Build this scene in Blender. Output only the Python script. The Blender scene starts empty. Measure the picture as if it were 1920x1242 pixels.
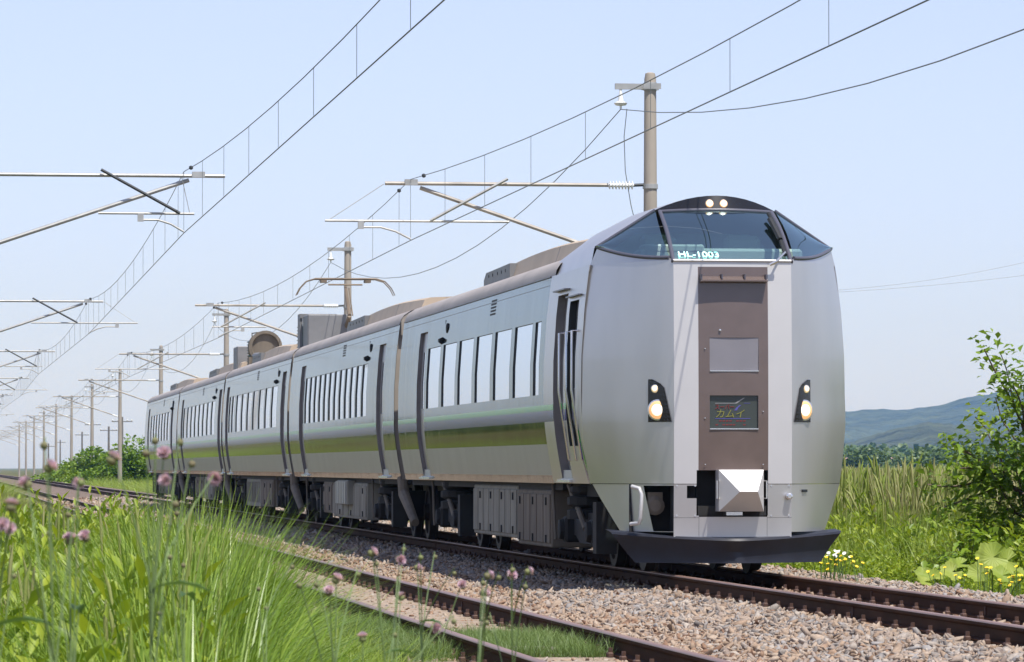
import bpy, math, random
import numpy as np
from mathutils import Vector, Matrix, Euler
random.seed(7); rng = np.random.default_rng(7)
R = math.radians
scene = bpy.context.scene
C = scene.collection

# ---------------------------------------------------------------- camera, sky, sun, exposure
CAM_H = 1.15
F_PX = 8308.0
PITCH = math.atan(255.6 / F_PX)
YAW = math.atan(1068.0 * math.cos(PITCH) / F_PX)
cam = bpy.data.cameras.new('camera'); camo = bpy.data.objects.new('camera', cam); C.objects.link(camo)
cam.sensor_width = 36.0; cam.lens = F_PX / 1920.0 * 36.0
cam.clip_start = 0.5; cam.clip_end = 40000.0
camo.location = (0, 0, CAM_H); camo.rotation_euler = (R(90) + PITCH, 0, -YAW)
cam.dof.use_dof = True; cam.dof.focus_distance = 47.0; cam.dof.aperture_fstop = 25.0
scene.camera = camo

SUN = Vector((0.62, -1.45, 3.3)).normalized()
SUN_EL = math.asin(SUN.z); SUN_AZ = math.atan2(SUN.x, SUN.y)
world = bpy.data.worlds.new('World'); scene.world = world; world.use_nodes = True
wn = world.node_tree.nodes; wl = world.node_tree.links; wn.clear()
sky = wn.new('ShaderNodeTexSky'); sky.sky_type = 'NISHITA'; sky.sun_disc = False
sky.sun_elevation = SUN_EL; sky.sun_rotation = SUN_AZ
sky.altitude = 0; sky.air_density = 1.0; sky.dust_density = 0.42; sky.ozone_density = 8.0
hsv = wn.new('ShaderNodeHueSaturation'); hsv.inputs['Saturation'].default_value = 0.51
bg = wn.new('ShaderNodeBackground'); bg.inputs['Strength'].default_value = 0.105
wo = wn.new('ShaderNodeOutputWorld')
wb_ = wn.new('ShaderNodeMixRGB'); wb_.blend_type = 'MULTIPLY'; wb_.inputs['Fac'].default_value = 1.0; wb_.inputs['Color2'].default_value = (0.925, 0.937, 1.135, 1)   # white balance of the air light
wl.new(sky.outputs[0], hsv.inputs['Color']); wl.new(hsv.outputs[0], wb_.inputs['Color1']); wl.new(wb_.outputs[0], bg.inputs['Color']); wl.new(bg.outputs[0], wo.inputs['Surface'])
sl = bpy.data.lights.new('sun', 'SUN'); sl.energy = 4.2; sl.angle = R(0.53); sl.color = (1.0, 0.955, 0.89)
so = bpy.data.objects.new('sun', sl); C.objects.link(so); so.rotation_euler = (-SUN).to_track_quat('-Z', 'Y').to_euler()
scene.view_settings.view_transform = 'Standard'; scene.view_settings.look = 'None'
scene.view_settings.exposure = 0.52; scene.view_settings.gamma = 1.0
scene.view_settings.use_curve_mapping = False
scene.cycles.use_denoising = True
scene.cycles.max_bounces = 6; scene.cycles.diffuse_bounces = 3; scene.cycles.glossy_bounces = 3; scene.cycles.transmission_bounces = 3; scene.cycles.transparent_max_bounces = 12
scene.cycles.volume_bounces = 1

def W(x, y, Y):
    """world point that is seen at photo pixel (x, y) at the distance Y along the track"""
    d = Vector(((x - 960) / F_PX, -(y - 621) / F_PX, -1.0))
    d = camo.rotation_euler.to_matrix() @ d
    t = Y / d.y
    return Vector((d.x * t, Y, CAM_H + d.z * t))

# ---------------------------------------------------------------- helpers
class MB:
    def __init__(s): s.v = []; s.f = []
    def add(s, vs, fs):
        b = len(s.v); s.v += [tuple(v) for v in vs]; s.f += [tuple(i + b for i in f) for f in fs]; return s
    def box(s, c, d, rot=None, taper=None):
        hx, hy, hz = d[0] / 2, d[1] / 2, d[2] / 2
        vs = [Vector((sx * hx, sy * hy, sz * hz)) for sz in (-1, 1) for sy in (-1, 1) for sx in (-1, 1)]
        if taper:
            for v in vs:
                if v.z > 0: v.x *= taper[0]; v.y *= taper[1]
        if rot: 
            m = Euler(rot).to_matrix(); vs = [m @ v for v in vs]
        vs = [v + Vector(c) for v in vs]
        return s.add(vs, [(0, 2, 3, 1), (4, 5, 7, 6), (0, 1, 5, 4), (2, 6, 7, 3), (0, 4, 6, 2), (1, 3, 7, 5)])
    def bx(s, x0, x1, y0, y1, z0, z1):
        return s.box(((x0 + x1) / 2, (y0 + y1) / 2, (z0 + z1) / 2), (x1 - x0, y1 - y0, z1 - z0))
    def bbox(s, x0, x1, y0, y1, z0, z1, b=0.02):
        """box with chamfered edges"""
        import itertools
        X = (x0, x1); Y = (y0, y1); Z = (z0, z1); vs = []; idx = {}
        for i, j, k in itertools.product((0, 1), repeat=3):
            sx, sy, sz = (1, -1)[i], (1, -1)[j], (1, -1)[k]
            for ax in range(3):
                p = [X[i] + sx * b, Y[j] + sy * b, Z[k] + sz * b]; p[ax] = (X[i], Y[j], Z[k])[ax]
                idx[(i, j, k, ax)] = len(vs); vs.append(p)
        fs = []
        for ax in range(3):
            for e in (0, 1):
                o = [a for a in range(3) if a != ax]; q = []
                for a, c in ((0, 0), (1, 0), (1, 1), (0, 1)):
                    t = [0, 0, 0]; t[ax] = e; t[o[0]] = a; t[o[1]] = c; q.append(idx[(*t, ax)])
                fs.append(q)
        for ax in range(3):
            o = [a for a in range(3) if a != ax]
            for a, c in itertools.product((0, 1), repeat=2):
                q = []
                for e, fa in ((0, o[0]), (1, o[0]), (1, o[1]), (0, o[1])):
                    t = [0, 0, 0]; t[ax] = e; t[o[0]] = a; t[o[1]] = c; q.append(idx[(*t, fa)])
                fs.append(q)
        for i, j, k in itertools.product((0, 1), repeat=3): fs.append([idx[(i, j, k, 0)], idx[(i, j, k, 1)], idx[(i, j, k, 2)]])
        return s.add(vs, fs)
    def tube(s, pts, r, n=8, cap=True):
        pts = [Vector(p) for p in pts]; m = len(pts)
        rs = r if isinstance(r, (list, tuple)) else [r] * m
        vs = []; fs = []
        up = None
        for i, p in enumerate(pts):
            t = (pts[min(i + 1, m - 1)] - pts[max(i - 1, 0)]).normalized()
            if up is None:
                up = Vector((0, 0, 1)) if abs(t.z) < 0.9 else Vector((1, 0, 0))
            a = t.cross(up)
            if a.length < 1e-4: a = t.cross(Vector((0, 1, 0)))
            a.normalize(); b = a.cross(t).normalized(); up = b
            for k in range(n):
                th = 2 * math.pi * k / n
                vs.append(p + a * (rs[i] * math.cos(th)) + b * (rs[i] * math.sin(th)))
        for i in range(m - 1):
            for k in range(n):
                k2 = (k + 1) % n
                fs.append((i * n + k, i * n + k2, (i + 1) * n + k2, (i + 1) * n + k))
        if cap:
            fs.append(tuple(range(n - 1, -1, -1))); fs.append(tuple((m - 1) * n + k for k in range(n)))
        return s.add(vs, fs)
    def lathe(s, p0, axis, prof, n=14):
        """prof: (distance along the axis, radius)"""
        p0 = Vector(p0); ax = Vector(axis).normalized()
        pts = [p0 + ax * d for d, r in prof]
        a = ax.orthogonal().normalized(); b = ax.cross(a); vs = []; fs = []
        for p, (d, r) in zip(pts, prof):
            for k in range(n):
                th = 2 * math.pi * k / n; vs.append(p + a * r * math.cos(th) + b * r * math.sin(th))
        m = len(prof)
        for i in range(m - 1):
            for k in range(n):
                k2 = (k + 1) % n; fs.append((i * n + k, i * n + k2, (i + 1) * n + k2, (i + 1) * n + k))
        fs.append(tuple(range(n - 1, -1, -1))); fs.append(tuple((m - 1) * n + k for k in range(n)))
        return s.add(vs, fs)
    def grid(s, rows, close=False):
        m = len(rows); n = len(rows[0]); vs = [p for r in rows for p in r]; fs = []
        for i in range(m - 1):
            for k in range(n - 1): fs.append((i * n + k, i * n + k + 1, (i + 1) * n + k + 1, (i + 1) * n + k))
        return s.add(vs, fs)
    def poly(s, pts): return s.add(pts, [tuple(range(len(pts)))])
    def prism(s, pts, off):
        n = len(pts); o = Vector(off); a = [Vector(p) for p in pts]; b = [p + o for p in a]
        fs = [tuple(range(n - 1, -1, -1)), tuple(range(n, 2 * n))] + [(i, (i + 1) % n, n + (i + 1) % n, n + i) for i in range(n)]
        return s.add(a + b, fs)
    def mesh(s, name):
        me = bpy.data.meshes.new(name); me.from_pydata(s.v, [], s.f); me.update(); return me
    def build(s, name, mat, parent=None, smooth=None, merge=False):
        me = s.mesh(name)
        if merge or smooth is not None or True:
            import bmesh
            bm = bmesh.new(); bm.from_mesh(me)
            if merge: bmesh.ops.remove_doubles(bm, verts=bm.verts, dist=1e-4)
            bmesh.ops.recalc_face_normals(bm, faces=bm.faces)
            if smooth is not None:
                for f in bm.faces: f.smooth = True
                for e in bm.edges:
                    if len(e.link_faces) == 2 and e.calc_face_angle(0) > R(smooth): e.smooth = False
            bm.to_mesh(me); bm.free()
        return link(name, me, mat, parent)

def link(name, me, mat, parent=None):
    o = bpy.data.objects.new(name, me); C.objects.link(o)
    if mat is not None:
        if len(me.materials) == 0: me.materials.append(mat)
    if parent is not None: o.parent = parent
    return o
def empty(name, loc=(0, 0, 0), rz=0.0):
    o = bpy.data.objects.new(name, None); o.empty_display_size = 0.2; C.objects.link(o)
    o.location = loc; o.rotation_euler = (0, 0, rz); return o
def tag(o, label=None, cat=None, group=None, kind=None):
    if label: o['label'] = label
    if cat: o['category'] = cat
    if group: o['group'] = group
    if kind: o['kind'] = kind
    return o
def kids(o): return [c for c in o.children]
def copy_tree(o, parent=None):
    c = o.copy(); C.objects.link(c); c.parent = parent
    for ch in kids(o): copy_tree(ch, c)
    return c
def np_mesh(name, V, F, attrs=None, smooth=False):
    """V (n,3), F (m,k) all faces with k corners"""
    V = np.asarray(V, np.float32); F = np.asarray(F, np.int32); m, k = F.shape
    me = bpy.data.meshes.new(name)
    me.vertices.add(len(V)); me.vertices.foreach_set('co', V.ravel())
    me.loops.add(m * k); me.loops.foreach_set('vertex_index', F.ravel())
    me.polygons.add(m); me.polygons.foreach_set('loop_start', np.arange(0, m * k, k, dtype=np.int32))
    if smooth: me.polygons.foreach_set('use_smooth', np.ones(m, bool))
    me.update(calc_edges=True)
    for nm, (dom, data) in (attrs or {}).items():
        a = me.attributes.new(nm, 'FLOAT', dom); a.data.foreach_set('value', np.asarray(data, np.float32))
    return me

# ---------------------------------------------------------------- materials
MATS = {}
def mat(name, col, rough=0.5, metal=0.0, var=0.0, vscale=3.0, bump=0.0, bscale=20.0, stretch=(1, 1, 1), spec=0.5, coat=0.0, col2=None, rvar=0.0):
    if name in MATS: return MATS[name]
    m = bpy.data.materials.new(name); m.use_nodes = True; N = m.node_tree.nodes; L = m.node_tree.links
    b = N['Principled BSDF']; b.inputs['Roughness'].default_value = rough; b.inputs['Metallic'].default_value = metal
    b.inputs['Specular IOR Level'].default_value = spec; b.inputs['Coat Weight'].default_value = coat; b.inputs['Coat Roughness'].default_value = 0.05
    b.inputs['Base Color'].default_value = (*col, 1)
    tc = N.new('ShaderNodeTexCoord'); mp = N.new('ShaderNodeMapping'); mp.inputs['Scale'].default_value = stretch
    L.new(tc.outputs['Object'], mp.inputs['Vector'])
    if var > 0 or col2:
        nz = N.new('ShaderNodeTexNoise'); nz.inputs['Scale'].default_value = vscale; nz.inputs['Detail'].default_value = 5
        L.new(mp.outputs[0], nz.inputs['Vector'])
        cr = N.new('ShaderNodeValToRGB'); cr.color_ramp.elements[0].position = 0.3; cr.color_ramp.elements[1].position = 0.72
        c2 = col2 or tuple(min(1, c * (1 + var)) for c in col)
        cr.color_ramp.elements[0].color = (*[c * (1 - var) for c in col], 1); cr.color_ramp.elements[1].color = (*c2, 1)
        L.new(nz.outputs[0], cr.inputs[0]); L.new(cr.outputs[0], b.inputs['Base Color'])
        if rvar > 0:
            mr = N.new('ShaderNodeMapRange'); mr.inputs['To Min'].default_value = max(0.02, rough - rvar); mr.inputs['To Max'].default_value = rough + rvar
            L.new(nz.outputs[0], mr.inputs['Value']); L.new(mr.outputs[0], b.inputs['Roughness'])
    if bump > 0:
        nb = N.new('ShaderNodeTexNoise'); nb.inputs['Scale'].default_value = bscale; nb.inputs['Detail'].default_value = 4
        L.new(mp.outputs[0], nb.inputs['Vector'])
        bp = N.new('ShaderNodeBump'); bp.inputs['Strength'].default_value = bump; bp.inputs['Distance'].default_value = 0.02
        L.new(nb.outputs[0], bp.inputs['Height']); L.new(bp.outputs[0], b.inputs['Normal'])
    MATS[name] = m; return m
def emis(name, col, s, base=(0.8, 0.8, 0.8)):
    m = mat(name, base, 0.2); b = m.node_tree.nodes['Principled BSDF']
    b.inputs['Emission Color'].default_value = (*col, 1); b.inputs['Emission Strength'].default_value = s; return m
def foliage(name, stops, trans=0.35, rough=0.45, nscale=0.6, attr='tint', spec=0.4, inst=False):
    m = bpy.data.materials.new(name); m.use_nodes = True; N = m.node_tree.nodes; L = m.node_tree.links
    b = N['Principled BSDF']; out = N['Material Output']
    at = N.new('ShaderNodeAttribute'); at.attribute_name = attr
    tc = N.new('ShaderNodeNewGeometry'); nz = N.new('ShaderNodeTexNoise'); nz.inputs['Scale'].default_value = nscale; nz.inputs['Detail'].default_value = 3
    L.new(tc.outputs['Position'], nz.inputs['Vector'])
    mx = N.new('ShaderNodeMath'); mx.operation = 'MULTIPLY_ADD'; mx.inputs[1].default_value = 0.55
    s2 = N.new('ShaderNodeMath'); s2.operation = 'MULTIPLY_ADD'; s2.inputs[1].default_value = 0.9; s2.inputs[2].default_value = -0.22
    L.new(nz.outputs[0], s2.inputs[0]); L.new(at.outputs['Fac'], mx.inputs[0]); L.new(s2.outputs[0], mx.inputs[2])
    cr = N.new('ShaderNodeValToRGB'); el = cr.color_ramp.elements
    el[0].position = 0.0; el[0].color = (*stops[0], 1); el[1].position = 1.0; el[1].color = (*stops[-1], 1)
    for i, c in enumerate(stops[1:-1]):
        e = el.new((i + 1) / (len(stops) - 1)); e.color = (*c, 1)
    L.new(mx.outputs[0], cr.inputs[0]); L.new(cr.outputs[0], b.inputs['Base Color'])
    b.inputs['Roughness'].default_value = rough; b.inputs['Specular IOR Level'].default_value = spec
    tr = N.new('ShaderNodeBsdfTranslucent'); ml = N.new('ShaderNodeMixRGB'); ml.blend_type = 'MULTIPLY'; ml.inputs['Fac'].default_value = 1.0
    ml.inputs['Color2'].default_value = (1.0, 1.0, 0.55, 1)
    L.new(cr.outputs[0], ml.inputs['Color1']); L.new(ml.outputs[0], tr.inputs['Color'])
    ms = N.new('ShaderNodeMixShader'); ms.inputs['Fac'].default_value = trans
    L.new(b.outputs[0], ms.inputs[1]); L.new(tr.outputs[0], ms.inputs[2]); L.new(ms.outputs[0], out.inputs['Surface'])
    MATS[name] = m; return m

# ================================================================ THE SETTING
XL, XM = 4.25, 8.13            # centre lines of the two tracks
ZL, ZM = -0.05, 0.03           # rail tops
def gz(x):
    return float(np.interp(x, [-4000, -60, -8, -1, 1.5, 2.4, 2.9, 3.2, 10.4, 11.2, 12.2, 15, 40, 4000],
                              [-1.4, -1.2, -0.95, -0.55, -0.45, -0.40, -0.36, -0.5, -0.5, -0.6, -0.8, -0.95, -1.1, -1.4]))
def ground_material():
    m = bpy.data.materials.new('meadow_ground'); m.use_nodes = True; N = m.node_tree.nodes; L = m.node_tree.links; b = N['Principled BSDF']
    g = N.new('ShaderNodeNewGeometry')
    n1 = N.new('ShaderNodeTexNoise'); n1.inputs['Scale'].default_value = 0.13; n1.inputs['Detail'].default_value = 4
    n2 = N.new('ShaderNodeTexNoise'); n2.inputs['Scale'].default_value = 2.5; n2.inputs['Detail'].default_value = 6
    L.new(g.outputs['Position'], n1.inputs['Vector']); L.new(g.outputs['Position'], n2.inputs['Vector'])
    c1 = N.new('ShaderNodeValToRGB'); e = c1.color_ramp.elements
    e[0].position = 0.36; e[0].color = (0.060, 0.085, 0.022, 1); e[1].position = 0.66; e[1].color = (0.25, 0.205, 0.095, 1)
    k = e.new(0.5); k.color = (0.115, 0.125, 0.038, 1)
    c2 = N.new('ShaderNodeValToRGB'); e = c2.color_ramp.elements
    e[0].position = 0.3; e[0].color = (0.45, 0.45, 0.45, 1); e[1].position = 0.7; e[1].color = (1.15, 1.1, 1.0, 1)
    mx = N.new('ShaderNodeMixRGB'); mx.blend_type = 'MULTIPLY'; mx.inputs['Fac'].default_value = 1
    L.new(n1.outputs[0], c1.inputs[0]); L.new(n2.outputs[0], c2.inputs[0]); L.new(c1.outputs[0], mx.inputs['Color1']); L.new(c2.outputs[0], mx.inputs['Color2'])
    L.new(mx.outputs[0], b.inputs['Base Color']); b.inputs['Roughness'].default_value = 0.95; b.inputs['Specular IOR Level'].default_value = 0.1
    bp = N.new('ShaderNodeBump'); bp.inputs['Strength'].default_value = 0.6; bp.inputs['Distance'].default_value = 0.15
    L.new(n2.outputs[0], bp.inputs['Height']); L.new(bp.outputs[0], b.inputs['Normal'])
    return m
xs = np.array([-6000, -2500, -1000, -400, -150, -60, -30, -15, -8, -4, -2, -1, 0, 1, 1.5, 2, 2.4, 2.9, 3.2, 6, 10.4, 10.8, 11.2, 11.7, 12.2, 13, 15, 18, 22, 28, 40, 60, 90, 150, 300, 700, 1500, 3000, 7000.0])
ys = np.concatenate([[-300, -80, -20, 0], np.arange(6, 200, 3.0), np.arange(200, 900, 40), [1100, 1600, 2500, 4000, 6000, 9000]])
V = []
for y in ys:
    for x in xs:
        amp = 0.05 if abs(x) < 13 else min(0.25, 0.05 + abs(x) * 0.003)
        V.append((x, y, gz(x) + (amp * (math.sin(x * 0.9 + y * 0.31) + math.sin(y * 0.17 - x * 0.4)) * 0.5 if not 3 < x < 10.6 else 0)))
nx = len(xs)
F = [(j * nx + i, j * nx + i + 1, (j + 1) * nx + i + 1, (j + 1) * nx + i) for j in range(len(ys) - 1) for i in range(nx - 1)]
ground = link('ground', np_mesh('ground', V, F, smooth=True), ground_material()); tag(ground, 'flat green meadow on both sides of the railway', None, kind='structure')

def ballast_material():
    m = bpy.data.materials.new('crushed_stone_bed'); m.use_nodes = True; N = m.node_tree.nodes; L = m.node_tree.links; b = N['Principled BSDF']
    g = N.new('ShaderNodeNewGeometry')
    v = N.new('ShaderNodeTexVoronoi'); v.inputs['Scale'].default_value = 17
    L.new(g.outputs['Position'], v.inputs['Vector'])
    c = N.new('ShaderNodeValToRGB'); e = c.color_ramp.elements; e[0].color = (0.09, 0.06, 0.045, 1); e[1].color = (0.26, 0.20, 0.155, 1)
    k = e.new(0.5); k.color = (0.17, 0.12, 0.09, 1)
    sp = N.new('ShaderNodeSeparateColor'); L.new(v.outputs['Color'], sp.inputs[0]); L.new(sp.outputs[0], c.inputs[0]); L.new(c.outputs[0], b.inputs['Base Color'])
    b.inputs['Roughness'].default_value = 0.9
    bp = N.new('ShaderNodeBump'); bp.inputs['Strength'].default_value = 0.9; bp.inputs['Distance'].default_value = 0.04; bp.invert = True
    L.new(v.outputs['Distance'], bp.inputs['Height']); L.new(bp.outputs[0], b.inputs['Normal'])
    return m
BP = [(2.7, -0.52), (3.0, -0.34), (3.25, -0.235), (5.25, -0.235), (5.9, -0.24), (6.6, -0.18), (7.1, -0.145), (9.2, -0.145), (9.5, -0.11), (10.25, -0.115), (10.7, -0.3), (11.25, -0.68)]
def bz(x): return float(np.interp(x, [p[0] for p in BP], [p[1] for p in BP]))
mb = MB(); mb.grid([[(x, y, z) for x, z in BP] for y in (4, 30, 60, 120, 250, 500, 1200)])
bed = mb.build('ballast_bed', ballast_material(), smooth=60); tag(bed, 'raised bed of crushed stone under both tracks', None, kind='structure')

# ---------------------------------------------------------------- instancing for uncountable stuff
def scatter(name, label, pts, rot, scl, idx, coll, tint=None, kind='stuff', mat_=None):
    n = len(pts)
    me = bpy.data.meshes.new(name); me.vertices.add(n); me.vertices.foreach_set('co', np.asarray(pts, np.float32).ravel())
    for nm, tp, data, key in (('rot', 'FLOAT_VECTOR', rot, 'vector'), ('scl', 'FLOAT_VECTOR', scl, 'vector'), ('idx', 'INT', idx, 'value'), ('hue', 'FLOAT', tint if tint is not None else rng.random(n), 'value')):
        a = me.attributes.new(nm, tp, 'POINT'); a.data.foreach_set(key, np.asarray(data, np.int32 if tp == 'INT' else np.float32).ravel())
    o = link(name, me, mat_)
    ng = bpy.data.node_groups.new(name + '_nodes', 'GeometryNodeTree')
    ng.interface.new_socket('Geometry', in_out='INPUT', socket_type='NodeSocketGeometry'); ng.interface.new_socket('Geometry', in_out='OUTPUT', socket_type='NodeSocketGeometry')
    N = ng.nodes; L = ng.links
    gi = N.new('NodeGroupInput'); go = N.new('NodeGroupOutput'); ip = N.new('GeometryNodeInstanceOnPoints'); ci = N.new('GeometryNodeCollectionInfo')
    ci.inputs['Collection'].default_value = coll; ci.inputs['Separate Children'].default_value = True; ci.inputs['Reset Children'].default_value = True
    def na(nm, tp):
        q = N.new('GeometryNodeInputNamedAttribute'); q.data_type = tp; q.inputs['Name'].default_value = nm; return q.outputs['Attribute']
    e2 = N.new('FunctionNodeEulerToRotation'); L.new(na('rot', 'FLOAT_VECTOR'), e2.inputs[0])
    L.new(gi.outputs[0], ip.inputs['Points']); L.new(ci.outputs[0], ip.inputs['Instance']); ip.inputs['Pick Instance'].default_value = True
    L.new(na('idx', 'INT'), ip.inputs['Instance Index']); L.new(e2.outputs[0], ip.inputs['Rotation']); L.new(na('scl', 'FLOAT_VECTOR'), ip.inputs['Scale'])
    L.new(ip.outputs[0], go.inputs[0])
    md = o.modifiers.new('scatter', 'NODES'); md.node_group = ng
    tag(o, label, None, kind=kind); return o
def source_collection(name, meshes, m):
    c = bpy.data.collections.new(name)
    for i, me in enumerate(meshes):
        if m is not None and len(me.materials) == 0: me.materials.append(m)
        o = bpy.data.objects.new('%s_%02d' % (name, i), me); c.objects.link(o)
    return c

# ---------------------------------------------------------------- ballast stones
def stone_material():
    m = bpy.data.materials.new('crushed_stone'); m.use_nodes = True; N = m.node_tree.nodes; L = m.node_tree.links; b = N['Principled BSDF']
    at = N.new('ShaderNodeAttribute'); at.attribute_type = 'INSTANCER'; at.attribute_name = 'hue'
    c = N.new('ShaderNodeValToRGB'); e = c.color_ramp.elements
    e[0].position = 0; e[0].color = (0.15, 0.085, 0.055, 1); e[1].position = 1; e[1].color = (0.30, 0.28, 0.265, 1)
    for p, q in ((0.12, (0.27, 0.165, 0.105)), (0.25, (0.36, 0.265, 0.19)), (0.38, (0.28, 0.20, 0.14)), (0.5, (0.40, 0.315, 0.24)), (0.62, (0.25, 0.195, 0.16)), (0.72, (0.41, 0.355, 0.30)), (0.86, (0.17, 0.15, 0.135))):
        k = e.new(p); k.color = (*q, 1)
    g = N.new('ShaderNodeNewGeometry'); nz = N.new('ShaderNodeTexNoise'); nz.inputs['Scale'].default_value = 60; nz.inputs['Detail'].default_value = 4
    L.new(g.outputs['Position'], nz.inputs['Vector'])
    r2 = N.new('ShaderNodeMapRange'); r2.inputs['To Min'].default_value = 0.65; r2.inputs['To Max'].default_value = 1.3; L.new(nz.outputs[0], r2.inputs[0])
    mx = N.new('ShaderNodeVectorMath'); mx.operation = 'SCALE'
    L.new(at.outputs['Fac'], c.inputs[0]); L.new(c.outputs[0], mx.inputs[0]); L.new(r2.outputs[0], mx.inputs['Scale']); L.new(mx.outputs[0], b.inputs['Base Color'])
    b.inputs['Roughness'].default_value = 0.85; b.inputs['Specular IOR Level'].default_value = 0.25
    return m
t = (1 + 5 ** 0.5) / 2
ICO = np.array([(-1, t, 0), (1, t, 0), (-1, -t, 0), (1, -t, 0), (0, -1, t), (0, 1, t), (0, -1, -t), (0, 1, -t), (t, 0, -1), (t, 0, 1), (-t, 0, -1), (-t, 0, 1)], float); ICO /= np.linalg.norm(ICO[0])
ICF = np.array([(0, 11, 5), (0, 5, 1), (0, 1, 7), (0, 7, 10), (0, 10, 11), (1, 5, 9), (5, 11, 4), (11, 10, 2), (10, 7, 6), (7, 1, 8), (3, 9, 4), (3, 4, 2), (3, 2, 6), (3, 6, 8), (3, 8, 9), (4, 9, 5), (2, 4, 11), (6, 2, 10), (8, 6, 7), (9, 8, 1)])
stones = []
for i in range(10):
    v = ICO * rng.uniform(0.5, 1.35, (12, 1)) + rng.normal(0, 0.22, (12, 3)); v = np.sign(v) * np.abs(v) ** 0.8; v *= np.array([1.1, rng.uniform(0.55, 0.9), rng.uniform(0.40, 0.7)])
    stones.append(np_mesh('stone%d' % i, v, ICF))
STONE = source_collection('stone_shapes', stones, stone_material())
P = []; S = []; HU = []
def stone_zone(x0, x1, y0, y1, dens, r0, r1, brown):
    n = int((x1 - x0) * (y1 - y0) * dens * 1.25)
    x = rng.uniform(x0, x1, n); y = rng.uniform(y0, y1, n)
    ok = np.ones(n, bool)
    for cx in (XL, XM):
        for s in (-1, 1): ok &= np.abs(x - (cx + s * 0.566)) > 0.085
    bzv = np.interp(x, [p[0] for p in BP], [p[1] for p in BP])
    for cx, tops in ((XL, -0.205), (XM, -0.125)):        # fewer stones lie on top of the sleepers
        on = (np.abs(x - cx) < 1.0) & (np.abs((y / 0.62) % 1 - 0.5) < 0.17)
        ok &= ~(on & (rng.random(n) > 0.3))
    r = 0.78 * rng.uniform(r0, r1, n) * rng.choice([0.55, 1.0, 1.35], n, p=[0.3, 0.55, 0.15])
    h = np.clip(rng.normal(0.36 if brown else 0.62, 0.24, n), 0, 1)
    z = bzv + r * rng.uniform(-0.7, 0.75, n)
    P.append(np.stack([x, y, z], 1)[ok]); S.append(r[ok]); HU.append(h[ok])
stone_zone(2.95, 3.65, 27, 62, 260, 0.026, 0.040, True)
stone_zone(3.65, 5.3, 27, 62, 300, 0.020, 0.034, True)
stone_zone(5.1, 6.2, 26.5, 62, 420, 0.026, 0.042, True)
stone_zone(6.0, 7.6, 26.5, 62, 420, 0.026, 0.042, False)
stone_zone(7.6, 8.75, 29, 62, 380, 0.024, 0.038, True)
stone_zone(8.7, 10.75, 34, 64, 380, 0.028, 0.044, False)
for a in ((3.0, 6.0, True), (6.0, 10.6, False)): stone_zone(a[0], a[1], 62, 110, 110, 0.034, 0.055, a[2])
for a in ((3.0, 6.0, True), (6.0, 10.6, False)): stone_zone(a[0], a[1], 110, 190, 30, 0.05, 0.09, a[2])
P = np.concatenate(P); S = np.concatenate(S); HU = np.concatenate(HU); n = len(P)
scatter('ballast_stones', 'loose brown and grey crushed stones lying along the tracks', P, np.stack([rng.normal(0, 0.55, n), rng.normal(0, 0.55, n), rng.uniform(0, 6.28, n)], 1), np.stack([S * rng.uniform(0.9, 1.7, n), S * rng.uniform(0.8, 1.15, n), S * rng.uniform(0.7, 1.1, n)], 1), rng.integers(0, 10, n), STONE, HU)

# ---------------------------------------------------------------- tracks
rail_mat = mat('rusty_rail', (0.055, 0.025, 0.014), 0.7, 0.0, var=0.35, vscale=9, bump=0.15, bscale=60, stretch=(1, 0.15, 1), spec=0.05)
rail_top = mat('worn_rail_head', (0.30, 0.185, 0.14), 0.4, 0.35, var=0.15, vscale=6, stretch=(1, 0.1, 1))
sleeper_mat = mat('sleeper_concrete', (0.30, 0.235, 0.18), 0.9, 0, var=0.3, vscale=12, bump=0.3, bscale=50)
clip_mat = mat('fastening_iron', (0.10, 0.055, 0.04), 0.7, 0.2, var=0.3)
RP = [(-0.062, -0.153), (0.062, -0.153), (0.062, -0.14), (0.012, -0.122), (0.0085, -0.05), (0.028, -0.038), (0.0325, -0.03), (0.0325, -0.008), (0.024, 0.0), (-0.024, 0.0), (-0.0325, -0.008), (-0.0325, -0.03), (-0.028, -0.038), (-0.0085, -0.05), (-0.012, -0.122), (-0.062, -0.14)]
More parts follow.
